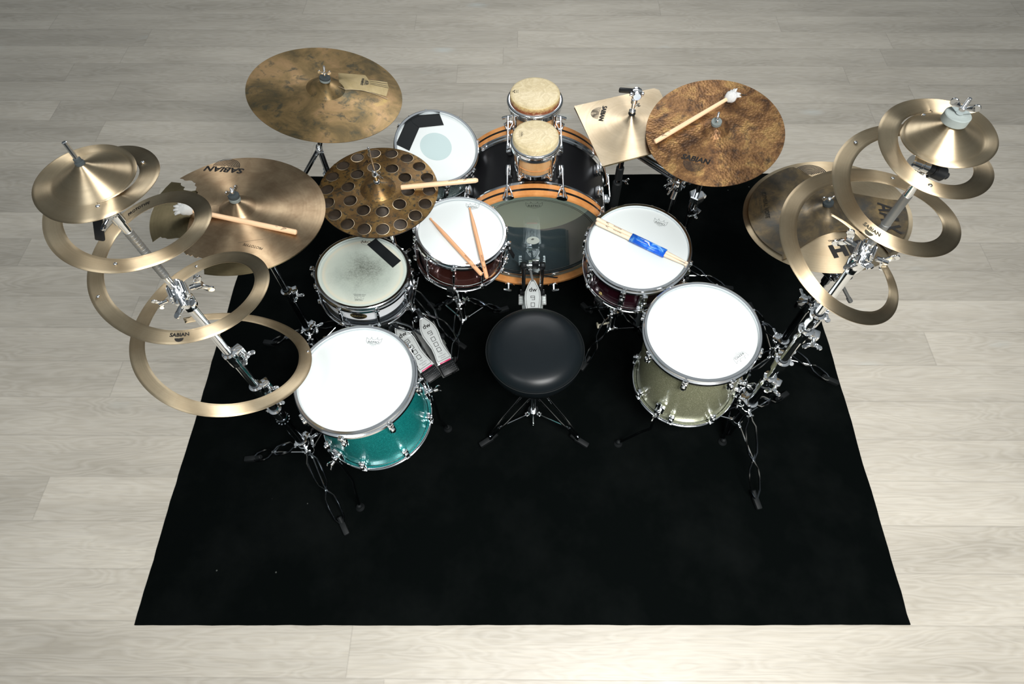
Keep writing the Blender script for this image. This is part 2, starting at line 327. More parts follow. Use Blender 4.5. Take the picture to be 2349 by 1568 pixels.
class MB:
    def __init__(s): s.v = []; s.f = []
    def add(s, vs, fs, M_=I4):
        o = len(s.v); s.v += [M_ @ Vector(p) for p in vs]; s.f += [tuple(i+o for i in f) for f in fs]; return s
    def tube(s, pts, r, n=12, cap=True, flat=1.0, M_=I4, up=None):
        pts = [Vector(p) for p in pts]; k = len(pts)
        rs = r if isinstance(r, (list, tuple)) else [r]*k
        vs = []; fs = []
        t0 = (pts[1]-pts[0]).normalized()
        a = Vector(up) if up else (Vector((0, 0, 1)) if abs(t0.z) < .9 else Vector((1, 0, 0)))
        for i in range(k):
            t = (pts[min(i+1, k-1)]-pts[max(i-1, 0)])
            t = t.normalized() if t.length > 1e-9 else t0
            a = (a - t*a.dot(t)).normalized(); b = t.cross(a)
            for j in range(n):
                q = 2*PI*j/n; vs.append(pts[i]+a*(math.cos(q)*rs[i]*flat)+b*(math.sin(q)*rs[i]))
        for i in range(k-1):
            for j in range(n): fs.append((i*n+j, i*n+(j+1) % n, (i+1)*n+(j+1) % n, (i+1)*n+j))
        if cap: fs.append(tuple(range(n-1, -1, -1))); fs.append(tuple((k-1)*n+j for j in range(n)))
        return s.add(vs, fs, M_)
    def lathe(s, prof, n=48, M_=I4, closed=False, a0=0, a1=2*PI):
        full = abs(a1-a0-2*PI) < 1e-6; m = n if full else n+1; vs = []; fs = []; k = len(prof)
        for j in range(m):
            q = a0+(a1-a0)*j/n
            for (r, z) in prof: vs.append((r*math.cos(q), r*math.sin(q), z))
        for j in range(n):
            j2 = (j+1) % m
            for i in range(k if closed else k-1):
                i2 = (i+1) % k; fs.append((j*k+i, j2*k+i, j2*k+i2, j*k+i2))
        if closed and not full: fs.append(tuple(range(k))); fs.append(tuple((m-1)*k+i for i in range(k-1, -1, -1)))
        return s.add(vs, fs, M_)
    def cyl(s, r, z0, z1, M_=I4, n=20, ch=0, r2=None):
        r2 = r if r2 is None else r2
        if ch: p = [(0, z0), (r-ch, z0), (r, z0+ch), (r2, z1-ch), (r2-ch, z1), (0, z1)]
        else: p = [(0, z0), (r, z0), (r2, z1), (0, z1)]
        return s.lathe([(max(a, 1e-5), b) for a, b in p], n, M_)
    def torus(s, R, r, M_=I4, n=64, m=10):
        return s.lathe([(R+r*math.cos(2*PI*i/m), r*math.sin(2*PI*i/m)) for i in range(m)], n, M_, closed=True)
    def ball(s, c, r, n=14, sq=(1, 1, 1), M_=I4):
        k = n//2; p = [(max(r*math.sin(PI*i/k), 1e-5), -r*math.cos(PI*i/k)) for i in range(k+1)]
        return s.lathe(p, n, M_ @ T(*c) @ Matrix.Diagonal((*sq, 1)))
    def box(s, sx, sy, sz, M_=I4, ch=0.0):
        bm = bmesh.new(); bmesh.ops.create_cube(bm, size=1); bmesh.ops.scale(bm, vec=(sx, sy, sz), verts=bm.verts)
        if ch: bmesh.ops.bevel(bm, geom=bm.edges[:], offset=min(ch, .45*min(sx, sy, sz)), segments=2, affect='EDGES', profile=.5)
        bm.verts.index_update(); s.add([v.co.copy() for v in bm.verts], [tuple(v.index for v in f.verts) for f in bm.faces], M_); bm.free(); return s
    def prism(s, poly, z0, z1, M_=I4):
        n = len(poly); vs = [(x, y, z0) for x, y in poly]+[(x, y, z1) for x, y in poly]
        fs = [tuple(range(n-1, -1, -1)), tuple(range(n, 2*n))]+[(i, (i+1) % n, n+(i+1) % n, n+i) for i in range(n)]
        return s.add(vs, fs, M_)
    def wing(s, M_=I4, k=1.0):
        """wing nut: hub with two flared wings, axis z"""
        k *= .72
        s.cyl(.0068*k, 0, .014*k, M_, 14, .001)
        for sg in (1, -1):
            s.box(.019*k, .0042*k, .013*k, M_ @ T(sg*.0115*k, 0, .012*k) @ RY(-sg*.55), .0012*k)
            s.cyl(.0072*k, -.0021*k, .0021*k, M_ @ T(sg*.0195*k, 0, .0185*k) @ RX(PI/2), 14, .0006*k)
        return s

def obj(name, mb, m, parent=None, M_=None, sharp=35, normals=None):
    """link one mesh object; mb is in the local space of M_ (room space when M_ is None)"""
    me = bpy.data.meshes.new(name); M_ = M_ if M_ is not None else (Matrix.Translation(WORLD(parent).translation) if parent else I4)
    fix = M_.inverted() if mb.__dict__.get('world', True) else I4
    me.from_pydata([fix @ Vector(v) for v in mb.v], [], mb.f)
    bm = bmesh.new(); bm.from_mesh(me); mm_ = M[m] if isinstance(m, str) else m
    if mm_.name in TURNED:
        uvl = bm.loops.layers.uv.new('UVMap'); given = mb.__dict__.get('uv')
        for f_ in bm.faces:
            base_ = None
            for lp in f_.loops:
                if given: lp[uvl].uv = given[lp.vert.index]; continue
                c_ = lp.vert.co; a_ = math.atan2(c_.y, c_.x)
                if base_ is None: base_ = a_
                elif a_-base_ > PI: a_ -= 2*PI
                elif a_-base_ < -PI: a_ += 2*PI
                lp[uvl].uv = (a_, math.hypot(c_.x, c_.y))
    bmesh.ops.remove_doubles(bm, verts=bm.verts, dist=1e-6); bmesh.ops.recalc_face_normals(bm, faces=bm.faces); bm.to_mesh(me); bm.free()
    me.shade_smooth()
    if sharp: me.set_sharp_from_angle(angle=math.radians(sharp))
    me.materials.append(M[m] if isinstance(m, str) else m)
    o = bpy.data.objects.new(name, me); COL.objects.link(o)
    if parent:
        o.parent = parent; o.matrix_local = WORLD(parent).inverted() @ M_
    else: o.matrix_world = M_
    W[o.name] = M_
    return o
W = {}
def WORLD(o): return W[o.name]
def local(mb): mb.world = False; return mb
def thing(name, label, cat, loc, group=None):
    o = bpy.data.objects.new(name, None); COL.objects.link(o); o.empty_display_size = .05
    o.location = loc; W[o.name] = Matrix.Translation(Vector(loc))
    o['label'] = label; o['category'] = cat
    if group: o['group'] = group
    return o
def tag(o, label, cat, group=None):
    o['label'] = label; o['category'] = cat
    if group: o['group'] = group
    return o

# --- flat marks (lettering, logos) laid on a surface
def text2d(s, size, bold=0.0, shear=0.0, xs=1.0):
    cu = bpy.data.curves.new('t', 'FONT'); cu.body = s; cu.size = size; cu.shear = shear
    cu.align_x = 'CENTER'; cu.align_y = 'CENTER'; cu.resolution_u = 3
    o = bpy.data.objects.new('t', cu); me = bpy.data.meshes.new_from_object(o)
    vs = [(v.co.x*xs, v.co.y) for v in me.vertices]; fs = [tuple(p.vertices) for p in me.polygons]
    bpy.data.objects.remove(o); bpy.data.curves.remove(cu); bpy.data.meshes.remove(me)
    if bold:            # heavier strokes: the same outline set down again a hair to each side
        V0, n0 = vs, len(vs); vs = []; F0 = fs; fs = []
        for k, (dx, dy) in enumerate([(math.cos(q*PI/6), math.sin(q*PI/6)) for q in range(12 if bold > .0009 else 4)]+[(0, 0)]):
            vs += [(x+dx*bold, y+dy*bold) for x, y in V0]; fs += [tuple(i+k*n0 for i in f) for f in F0]
    return vs, fs
def block_letters(word, h, w, gap, shear=0.0):
    """heavy plain capitals drawn with wide strokes"""
    out = []; x = 0; lw = h*.62
    for ch in word:
        if ch == 'H': L = [[(0, 0), (0, h)], [(lw, 0), (lw, h)], [(w*.5, h*.5), (lw-w*.5, h*.5)]]
        elif ch == 'A': L = [[(0, 0), (lw*.5-w*.1, h)], [(lw*.5+w*.1, h), (lw, 0)], [(lw*.2, h*.3), (lw*.8, h*.3)]]
        else: L = [[(0, 0), (lw, h)], [(0, h), (lw, 0)]]
        for k, q in enumerate(L): out.append((lambda g: ([(px+x+shear*py, py) for px, py in g[0]], g[1]))(stroke(q, w)))
        x += lw+w+gap
    g = []; 
    for v, f in out: g.append(([(px-(x-w-gap)/2, py-h/2) for px, py in v], f))
    return merge(*g)
def ringarc(r0, r1, a0, a1, n=24):
    vs = []; fs = []
    for i in range(n+1):
        a = a0+(a1-a0)*i/n; vs += [(r0*math.cos(a), r0*math.sin(a)), (r1*math.cos(a), r1*math.sin(a))]
    for i in range(n): fs.append((2*i, 2*i+1, 2*i+3, 2*i+2))
    return vs, fs
def stroke(pts, w, closed=False):
    vs = []; fs = []; n = len(pts); P = [Vector((*p, 0)) for p in pts]
    for i in range(n):
        a = P[(i-1) % n] if (closed or i > 0) else P[i]; c = P[(i+1) % n] if (closed or i < n-1) else P[i]
        d1 = (P[i]-a).normalized() if (P[i]-a).length > 0 else (c-P[i]).normalized(); d2 = (c-P[i]).normalized() if (c-P[i]).length > 0 else d1
        t = (d1+d2); t = t.normalized() if t.length > 1e-6 else d1
        nn = Vector((-t.y, t.x, 0)); k = w/2/max(.35, nn.dot(Vector((-d1.y, d1.x, 0))))
        vs += [tuple((P[i]+nn*k)[:2]), tuple((P[i]-nn*k)[:2])]
    for i in range(n if closed else n-1):
        j = (i+1) % n; fs.append((2*i, 2*i+1, 2*j+1, 2*j))
    return vs, fs
def xf2(g, x=0, y=0, a=0, k=1.0):
    c, s = math.cos(a), math.sin(a); return ([(x+k*(c*p-s*q), y+k*(s*p+c*q)) for p, q in g[0]], g[1])
def merge(*gs):
    v = []; f = []
    for g in gs:
        o = len(v); v += g[0]; f += [tuple(i+o for i in q) for q in g[1]]
    return v, f
def sabian(k=1.0, above=False, rings=9):
    """brand word with the half disc of concentric grooves below (or above) it, word centred at 0"""
    sg = 1 if above else -1
    g = [text2d('SABIAN', .030*k, .0011*k, .15)]
    for i in range(rings):
        r = (.005+.0040*i)*k
        g.append(xf2(ringarc(r, r+.0019*k, PI*(.02 if above else 1.0), PI*(.98 if above else 2.0), 20), 0, sg*.013*k))
    return merge(*g)
def crown(k=1.0, small=True, t='REMO'):
    """drumhead maker's crown outline with its word"""
    g = [stroke([(-.026, .012), (-.0245, -.002), (-.0195, -.010), (.0195, -.010), (.0245, -.002), (.026, .012), (.0175, .0052), (.0115, .0068), (.0105, .0150), (.0060, .0068), (0, .0045), (-.0060, .0068), (-.0105, .0150), (-.0115, .0068), (-.0175, .0052)], .0008, True),
         xf2(text2d(t, .0118, .0001, 0, 1.22), 0, -.0045)]
    if small: g += [xf2(text2d('WEATHER KING', .0032), 0, -.0135), xf2(text2d('COATED', .0028), 0, -.0175)]
    return xf2(merge(*g), 0, 0, 0, k)
def decal(name, g, fn, m, parent, M_, lift=.0008):
    """lay flat 2-D marks on the surface z = fn(x, y) of the local space M_"""
    mb = MB(); bm = bmesh.new()
    vs = [bm.verts.new((x, y, 0)) for x, y in g[0]]
    for f in g[1]:
        try: bm.faces.new([vs[i] for i in f])
        except ValueError: pass
    bmesh.ops.triangulate(bm, faces=bm.faces)
    long_ = [e for e in bm.edges if e.calc_length() > .012]
    if long_: bmesh.ops.subdivide_edges(bm, edges=long_, cuts=2)
    bmesh.ops.triangulate(bm, faces=bm.faces)
    bm.verts.index_update()
    pv = []
    for v in bm.verts:
        p = fn(v.co.x, v.co.y); pv.append(p if isinstance(p, (tuple, Vector)) else (v.co.x, v.co.y, p+lift))
    mb.v = [Vector(p) for p in pv]; mb.f = [tuple(v.index for v in f.verts) for f in bm.faces]; bm.free(); mb.world = False
    return obj(name, mb, m, parent, M_, sharp=0)

# --- sheet-metal cymbals of any outline
def inside(p, poly):
    x, y = p; c = False; n = len(poly); j = n-1
    for i in range(n):
        xi, yi = poly[i]; xj, yj = poly[j]
        if (yi > y) != (yj > y) and x < (xj-xi)*(y-yi)/(yj-yi)+xi: c = not c
        j = i
    return c
def sheet(outline, holes, h, th=.0014, rings=26, R=.25, seg=110, thr=0.0):
    """plate with the outline and holes, following height h(x,y)"""
    vs = []; ed = []
    def loop(L):
        o = len(vs); vs.extend(L); ed.extend([(o+i, o+(i+1) % len(L)) for i in range(len(L))])
    loop(outline)
    for H_ in holes: loop(H_)
    near = [Vector(p) for p in vs]
    for i in range(rings):
        r = R*((i+.5)/rings); k = max(10, int(seg*(r/R)**.7))
        for j in range(k):
            a = 2*PI*(j+.5*(i % 2))/k; p = (r*math.cos(a), r*math.sin(a))
            if inside(p, outline) and not any(inside(p, H_) for H_ in holes): vs.append(p)
    V, E, F, *_ = delaunay_2d_cdt([Vector(p) for p in vs], ed, [], 0, 1e-7)
    fs = []
    for f in F:
        cx = sum(V[i].x for i in f)/3; cy = sum(V[i].y for i in f)/3
        if inside((cx, cy), outline) and not any(inside((cx, cy), H_) for H_ in holes): fs.append(tuple(f))
    n = len(V); mb = MB()
    hv = [h(p.x, p.y) for p in V]
    mb.v = [Vector((p.x, p.y, z)) for p, z in zip(V, hv)]+[Vector((p.x, p.y, z-th)) for p, z in zip(V, hv)]
    cnt = {}
    for f in fs:
        for i in range(3):
            e = (f[i], f[(i+1) % 3]); cnt[e] = 1
    mb.f = list(fs)+[tuple(i+n for i in reversed(f)) for f in fs]
    for (a, b_) in cnt:
        if (b_, a) not in cnt: mb.f.append((b_, a, a+n, b_+n))
    mb.world = False; return mb
def arc(R, a0, a1, n): return [(R*math.cos(a0+(a1-a0)*i/n), R*math.sin(a0+(a1-a0)*i/n)) for i in range(n+1)]
def circle(R, n, x=0, y=0): return [(x+R*math.cos(2*PI*i/n), y+R*math.sin(2*PI*i/n)) for i in range(n)]
def bowl(R, bow, rb, hb, power=1.35):
    """cymbal profile: gentle bow to the edge and a bell in the middle; height 0 at the edge"""
    def h(x, y):
        r = math.hypot(x, y); z = bow*(1-min(r/R, 1.0)**power)
        t = r/rb
        if t < 1.05: z += hb*(1-t*t) if t < .95 else hb*(1-.95*.95)*((1.05-t)/.10)**2
        return z
    return h
def poly_local(pts, C, n, M_):
    inv = M_.inverted(); out = []
    for u, v in pts:
        p = inv @ onplane(u, v, C, n); out.append((p.x, p.y))
    return out

def felt_wing(parent, M_, post=.05, felts=('felt',), wing=True, fr=.017, ang=0, wk=1.0, th=.012):
    """felt washers, threaded post and wing nut on top of a cymbal; M_ at the bell top, z up the post"""
    mb = MB(); mb.cyl(.0035, -.03, post, M_, 12, .0005)
    for i in range(8): mb.torus(.0035, .0006, M_ @ T(0, 0, post-.003-.0022*i), 12, 6)
    obj('threaded_post', mb, 'chrome', parent)
    z = 0
    for k, f in enumerate(felts):
        obj('felt_washer', MB().cyl(fr, z, z+th, M_, 28, .0015), f, parent); z += th
    if wing: obj('wing_nut', MB().wing(M_ @ T(0, 0, z+.001) @ RZ(ang), wk), 'chrome', parent)

# --- stands
def flatleg(A, F, w, pinch=.52, dz=0.0, r=.0032, lift=0.0):
    """double strap leg from A to F that bows out, pinches at a joint and bows out again"""
    A, F = Vector(A), Vector(F); d = F-A; side = Vector((0, 0, 1)).cross(d).normalized()
    prof = [(0, .22), (.06, .38), (.13, .95), (.32, 1), (pinch-.09, .85), (pinch-.02, .22), (pinch+.02, .22), (pinch+.09, .8), (.72, 1), (.88, .85), (.96, .3), (1, .12)]
    mb = MB()
    for sg in (1, -1):
        mb.tube([A+d*t+side*(sg*w*k)+Vector((0, 0, lift*math.sin(PI*t))) for t, k in prof], r, 6, flat=1.9, up=(0, 0, 1))
    P = A+d*pinch+Vector((0, 0, lift)); mb.ball(P, .0065, 10)
    return mb
def foot(parent, F, d, name='rubber_foot', L=.05):
    d = Vector((d.x, d.y, 0)).normalized(); m = frame(Vector(F), (0, 0, 1), d)
    mb = MB(); mb.box(L, .022, .022, m @ T(-.004, 0, .0125) @ RY(.12), .005); mb.cyl(.009, 0, .026, m @ T(-L*.52, 0, .018) @ RY(-PI/2+.5), 12, .002)
    return obj(name, mb, 'rubber', parent)
def tripod(t, base, feet, ztop, zlow, w=.017, r0=.03, zr=.007, brace=True):
    """legs from the collar at ztop to the feet, braces from the hub at zlow"""
    B = Vector(base)
    for Fx, Fy in feet:
        F = Vector((Fx, Fy, zr+.014)); d = (F-Vector((B.x, B.y, F.z))).normalized()
        A = Vector((B.x, B.y, ztop))+d*r0
        lg = obj('leg', flatleg(A, F-d*.012, w), 'chrome_dark', t)
        f = foot(lg, (F.x, F.y, zr), d)
        if brace:
            m_ = A.lerp(F, .52); q = Vector((B.x, B.y, zlow))+d*(r0*.8)
            mb = MB().tube([q, m_], .0032, 8, flat=1.8); mb.ball(q, .006, 8)
            obj('brace', mb, 'chrome', t)
    m = Matrix.Translation(B)
    mb = MB(); mb.lathe([(.014, ztop-.018), (.021, ztop-.016), (.021, ztop+.012), (.014, ztop+.016)], 24, m)
    for Fx, Fy in feet:
        a = math.atan2(Fy-B.y, Fx-B.x); mb.box(.022, .012, .026, m @ RZ(a) @ T(r0-.004, 0, ztop-.004), .002); mb.cyl(.004, -.012, .012, m @ RZ(a) @ T(r0+.003, 0, ztop) @ RX(PI/2), 10)
    obj('leg_collar', mb, 'chrome', t)
    if brace:
        mb = MB(); mb.cyl(.018, zlow-.012, zlow+.012, m, 20, .002)
        for Fx, Fy in feet:
            a = math.atan2(Fy-B.y, Fx-B.x); mb.box(.020, .010, .014, m @ RZ(a) @ T(r0*.7, 0, zlow), .002)
        obj('brace_hub', mb, 'chrome', t)
def wingscrew(mb, P, d, k=1.0, L=.022):
    m = frame(P, d, (0, 0, 1)); mb.cyl(.004*k, 0, L, m, 10); mb.wing(m @ T(0, 0, L) , k)
def collar(t, P, ang=0, r=.017, h=.034, name='height_collar', k=1.0, m='chrome', d=(0, 0, 1)):
    """chrome clamp with a split ear and a wing screw"""
    mm = frame(P, d) @ RZ(ang); mb = MB()
    mb.lathe([(r*.72, -h*.6), (r*.95, -h*.55), (r, -h*.3), (r, h*.25), (r*1.12, h*.32), (r*1.12, h*.5), (r*.72, h*.55)], 24, mm)
    mb.box(.024*k, .022*k, h*.8, mm @ T(r+.006*k, 0, 0), .003)
    mb.cyl(.005*k, -.016*k, .020*k, mm @ T(r+.010*k, 0, 0) @ RX(PI/2), 12, .001)
    o = obj(name, mb, m, t)
    wb_ = MB(); wb_.wing(mm @ T(r+.010*k, -.016*k, 0) @ RX(PI/2) @ RZ(.4), 1.15*k); obj('wing_screw', wb_, 'chrome', o)
    return o
def poles(t, X, Y, segs, name='pole'):
    for z0, z1, r, m in segs: obj(name, MB().cyl(r, z0, z1, T(X, Y, 0), 20, .0015), m, t)
def tilter(t, P, n, ang=0, k=1.0, arm=(0, 0, -1), mt='chrome'):
    """ratchet tilter head between pole and cymbal post, with wing screws"""
    mm = frame(P, n) @ RZ(ang); mb = MB()
    mb.cyl(.019*k, -.016*k, .016*k, mm @ RX(PI/2), 24, .003); mb.cyl(.015*k, -.027*k, .027*k, mm @ RX(PI/2), 20, .002)
    mb.cyl(.010*k, -.004, .030*k, mm, 16, .002); mb.tube([P, Vector(P)+Vector(arm)*.045*k], .0125*k, 16)
    for i in range(18): mb.box(.0028*k, .034*k, .0022*k, mm @ RY(i*PI/9) @ T(.0188*k, 0, 0))
    o = obj('tilter', mb, mt, t)
    w = MB(); w.wing(mm @ T(0, -.027*k, 0) @ RX(PI/2) @ RZ(.5), 1.5*k); obj('wing_screw', w, 'chrome', o)
    return o

# ------------------------------------------------------------ setting
fl = MB(); fl.box(16, 14, .05, T(0, 2.2, -.025)); f = obj('floor', fl, 'floor'); f['kind'] = 'structure'
rg = MB(); pts = []
def side(a, b, n, amp, seed):
    random.seed(seed); a = Vector(a); b = Vector(b); d = (b-a); nn = Vector((-d.y, d.x)).normalized(); w = 0; o = []
    for i in range(n):
        w = w*.7+random.uniform(-amp, amp); o.append(tuple(a+d*(i/n)+nn*(w if i else 0)))
    return o
pts = side((-1.323, .237), (1.334, .238), 90, .0008, 1)+side((1.334, .238), (1.342, 2.385), 60, .0016, 2)+side((1.342, 2.385), (-1.321, 2.363), 60, .001, 3)+side((-1.321, 2.363), (-1.323, .237), 60, .0018, 4)
rg.prism(pts, 0, .007); rug = obj('rug', rg, 'rug'); tag(rug, 'large flat black rectangular rug under the whole drum kit on the pale plank floor', 'rug')
RUGZ = .007

# ------------------------------------------------------------ drums
def hoop_prof(R, s=1):
    return [(r, z*s) for r, z in [(R-.0105, 0), (R-.003, .0008), (R-.0005, -.0012), (R-.0025, -.003), (R-.0085, -.0045), (R-.0085, -.014), (R+.0015, -.0175), (R+.0025, -.026), (R+.0005, -.0265), (R-.0005, -.020), (R-.0105, -.0165)]]
def drum(name, label, cat, C, n, R, depth, shell, nl, off, head='head', lug='box', hoop='chrome', chrome='chrome', bottom_wide=0.0, extra=None):
    C = Vector(C); M_ = frame(C, n); nn = Vector(n).normalized()
    t = thing(name, label, cat, C-nn*depth)
    Rs = R-.0125
    mb = local(MB()); mb.lathe([(1e-5, -.0085), (Rs-.006, -.0085), (Rs-.001, -.0095), (Rs+.002, -.013)], 96); obj('drumhead', mb, head, t, M_)
    def hoopm(s, z0, Rh):
        mb = MB(); mb.lathe(hoop_prof(Rh, s), 120, M_ @ T(0, 0, z0), closed=True)
        for k in range(nl):
            a = off+2*PI*k/nl; m = M_ @ RZ(a) @ T(Rh+.003, 0, z0-s*.020)
            mb.box(.014, .019, .009, m, .003); mb.cyl(.0048, 0, .010*s, m @ T(.001, 0, .003*s), 8, .001)
        return mb
    obj('top_hoop', hoopm(1, 0, R), hoop, t, sharp=40)
    obj('bottom_hoop', hoopm(-1, -depth, R+bottom_wide), hoop, t, sharp=40)
    mb = local(MB()); mb.lathe([(Rs, -.016), (Rs, -depth+.016), (Rs-.006, -depth+.016), (Rs-.006, -.016)], 120, closed=True); obj('shell', mb, shell, t, M_)
    mb = local(MB()); mb.lathe([(1e-5, -depth+.010), (Rs-.001, -depth+.012)], 64); obj('bottom_head', mb, 'head', t, M_)
    for k in range(nl):
        a = off+2*PI*k/nl
        if lug == 'tube':
            mb = MB(); m = M_ @ RZ(a) @ T(R+.0035, 0, 0); mb.cyl(.0034, -depth+.020, -.020, m, 10)
            mb.cyl(.0052, -depth*.5-.022, -depth*.5+.022, m, 12, .0015)
            mb.box(.016, .010, .012, m @ T(-.008, 0, -depth*.5), .002)
            obj('tube_lug', mb, chrome, t)
        else:
            for s in (1, -1):
                if depth < .2 and s == -1: continue
                zc = -.055 if s == 1 else -depth+.052
                if depth < .2: zc = -depth*.5
                m = M_ @ RZ(a) @ T(Rs, 0, zc); mb = MB()
                L = .040 if depth > .2 else depth*.42
                mb.box(.020, .021, L, m @ T(.009, 0, 0), .005); mb.box(.013, .013, L*.55, m @ T(.019, 0, 0), .004)
                lg = obj('lug', mb, chrome, t)
                mb = MB(); x = R+.004-Rs
                if depth > .2: z0, z1 = (0, .034) if s == 1 else (-.034, 0)
                else: z0, z1 = -depth*.5+.018, depth*.5-.018
                mb.cyl(.0028, z0, z1, m @ T(x, 0, 0), 8); obj('tension_rod', mb, 'chrome', lg)
    return t, M_

def strainer(t, M_, R, depth, a, mt='chrome', butt=False):
    m = M_ @ RZ(a) @ T(R-.010, 0, -depth*.5); mb = MB()
    mb.box(.012, .030, depth*.62, m @ T(.008, 0, 0), .003); mb.box(.010, .036, .014, m @ T(.018, 0, -depth*.28), .002)
    mb.cyl(.008, 0, .022, m @ T(.016, 0, depth*.22), 14, .002)
    if not butt: mb.box(.006, .012, .050, m @ T(.026, .004, .004) @ RY(.12), .002); mb.box(.014, .016, .010, m @ T(.024, 0, depth*.40), .002)
    for y in (-.009, .009): mb.cyl(.003, 0, .006, m @ T(.022, y, -depth*.28) @ RY(PI/2), 8)
    obj('snare_strainer' if not butt else 'snare_butt_plate', mb, mt, t)

def surf_side(M_, Rr):
    """wrap marks around a drum shell: x along the circumference, y up the axis"""
    def fn(x, y): return (Rr*math.cos(x/Rr), Rr*math.sin(x/Rr), y)
    return fn
flat = lambda z: (lambda x, y: z)

HZ = -.0085
# main snare: white shell, worn head, tape
sa, MA = drum('snare_drum', 'white snare drum with worn grey stained head and one black tape strip', 'drum', (-.568, 1.343, .545), (.08, .01, 1), .168, .130, 'shell_white', 8, math.radians(-67), 'head_old', 'tube', 'chrome', 'chrome', .004)
mb = local(MB()); c0 = poly_local([(842, 561), (862, 547), (920, 598), (901, 614)], Vector((-.568, 1.343, .545))+Vector((.08, .01, 1)).normalized()*HZ, Vector((.08, .01, 1)), MA)
mb.prism(c0[::-1], HZ+.0004, HZ+.0011); obj('tape_strip', mb, 'black_tape', sa, MA)
decal('head_print', xf2(merge(text2d('ARCHIE', .0165, .0003), xf2((lambda g: ([(x*1.9, y) for x, y in g[0]], g[1]))(ringarc(.0150, .0156, 0, 2*PI, 40)), 0, 0)), .004, .137), flat(HZ), 'grey_ink', sa, MA)
decal('head_maker_print', xf2(merge(crown(.62, False), xf2(text2d('MADE IN USA', .006), 0, .014), xf2(text2d('WEATHER KING', .006), 0, .020)), .002, -.122, 0), flat(HZ), 'thin_ink', sa, MA)
# badge on the shell
m_ = MA @ RZ(math.radians(-91)); fnb = surf_side(m_, .1562)
el = ([(0, 0)]+[(.030*math.cos(2*PI*i/32), .0185*math.sin(2*PI*i/32)-.064) for i in range(32)], [])
el = ([(0, -.064)]+el[0][1:], [(0, 1+i, 1+(i+1) % 32) for i in range(32)])
decal('badge', el, fnb, 'black_satin', sa, m_)
fnb2 = surf_side(m_, .1568)
decal('badge_lettering', merge(xf2(text2d('ARCHIE', .0145, .0004), 0, -.064), (lambda g: ([(x*1.65, y-.064) for x, y in g[0]], g[1]))(ringarc(.0160, .0172, 0, 2*PI, 36))), fnb2, 'gold', sa, m_)
mb = local(MB()); mb.lathe([(.1562, -.088), (.164, -.090), (.164, -.106), (.1562, -.108)], 96); obj('dark_reflection_band', mb, 'chrome_dark', sa, MA)  # dark metal band stands in for the dark reflection low on the drum
strainer(sa, MA, .168, .13, math.radians(178), 'chrome'); strainer(sa, MA, .168, .13, math.radians(8), 'chrome', True)

# middle snare: copper
sb, MBm = drum('snare_drum', 'dark copper snare drum with clean white head and two loose sticks on it', 'drum', (-.216, 1.478, .607), (.09, .012, 1), .165, .148, 'shell_copper', 10, math.radians(-96), 'head', 'tube', 'chrome', 'chrome', .004)
decal('head_print', xf2(crown(.95), .036, .126, -.02), flat(HZ), 'thin_ink', sb, MBm)
strainer(sb, MBm, .165, .148, math.radians(-12), 'chrome'); strainer(sb, MBm, .165, .148, math.radians(176), 'chrome', True)
m_ = MBm @ RZ(math.radians(-12)); mb = MB(); mb.box(.006, .018, .05, m_ @ T(.190, .006, -.07) @ RY(-.5), .002); obj('release_lever', mb, 'black', sb)

# right snare: plum
sc_, MC = drum('snare_drum', 'dark plum red snare drum whose white head carries the blue wrapped stick pair', 'drum', (.416, 1.395, .618), (-.022, -.08, 1), .187, .155, 'shell_plum', 8, math.radians(-65), 'head', 'box', 'chrome', 'chrome')
decal('head_print', xf2(crown(.95), .088, .105, -.42), flat(HZ), 'thin_ink', sc_, MC)
strainer(sc_, MC, .187, .155, math.radians(-88), 'chrome'); strainer(sc_, MC, .187, .155, math.radians(150), 'chrome', True)
mb = MB(); m_ = MC @ RZ(math.radians(-88)); mb.tube([m_ @ Vector((.190, 0, -.13)), m_ @ Vector((.212, 0, -.20))], .0075, 12); obj('snare_lever_grip', mb, 'felt_dark', sc_)
m_ = MC @ RZ(math.radians(-138)); mb = local(MB()); mb.torus(.006, .002, T(.175, 0, -.127) @ RY(PI/2), 16, 8); obj('vent_grommet', mb, 'gold', sc_, m_)
m_ = MC @ RZ(math.radians(82)); fnh = surf_side(m_, -.1776)
plate = ([(-.021, -.0125), (.021, -.0125), (.021, -.0055), (-.021, -.0055)], [(0, 1, 2, 3)])
def inner(x, y): r = .1770; return (r*math.cos(-x/r), r*math.sin(-x/r), y+.0)
decal('hoop_plate', ([(x, y+.0005) for x, y in plate[0]], plate[1]), inner, 'gold', sc_, m_)
def inner2(x, y): r = .1766; return (r*math.cos(-x/r), r*math.sin(-x/r), y)
decal('hoop_lettering', xf2(text2d('TAMA', .0075, .0003), 0, -.0088), inner2, 'ink', sc_, m_)

# floor toms
tg, MG = drum('floor_tom', 'champagne green sparkle floor tom with bright white head', 'drum', (.577, 1.027, .650), (-.065, -.02, 1), .185, .372, 'champagne', 8, math.radians(-68), 'head', 'box')
decal('head_print', xf2(crown(.95), .102, -.098, PI+.62), flat(HZ), 'thin_ink', tg, MG)
m_ = MG @ RZ(math.radians(-47)); fnb = surf_side(m_, .1731); decal('badge', ([(-.020, -.058), (.022, -.048), (.026, -.062), (-.016, -.074)], [(0, 1, 2, 3)]), fnb, 'white_ink', tg, m_)
decal('badge_stripe', ([(-.017, -.060), (.008, -.053), (.011, -.062), (-.014, -.070)], [(0, 1, 2, 3)]), surf_side(m_, .1737), 'cyan_ink', tg, m_)
tt, MT = drum('floor_tom', 'teal sparkle floor tom with bright white head', 'drum', (-.501, .851, .660), (-.03, -.01, 1), .185, .318, 'teal', 8, math.radians(-96), 'head', 'box')
decal('head_print', xf2(crown(.95), .040, .130, -.10), flat(HZ), 'thin_ink', tt, MT)
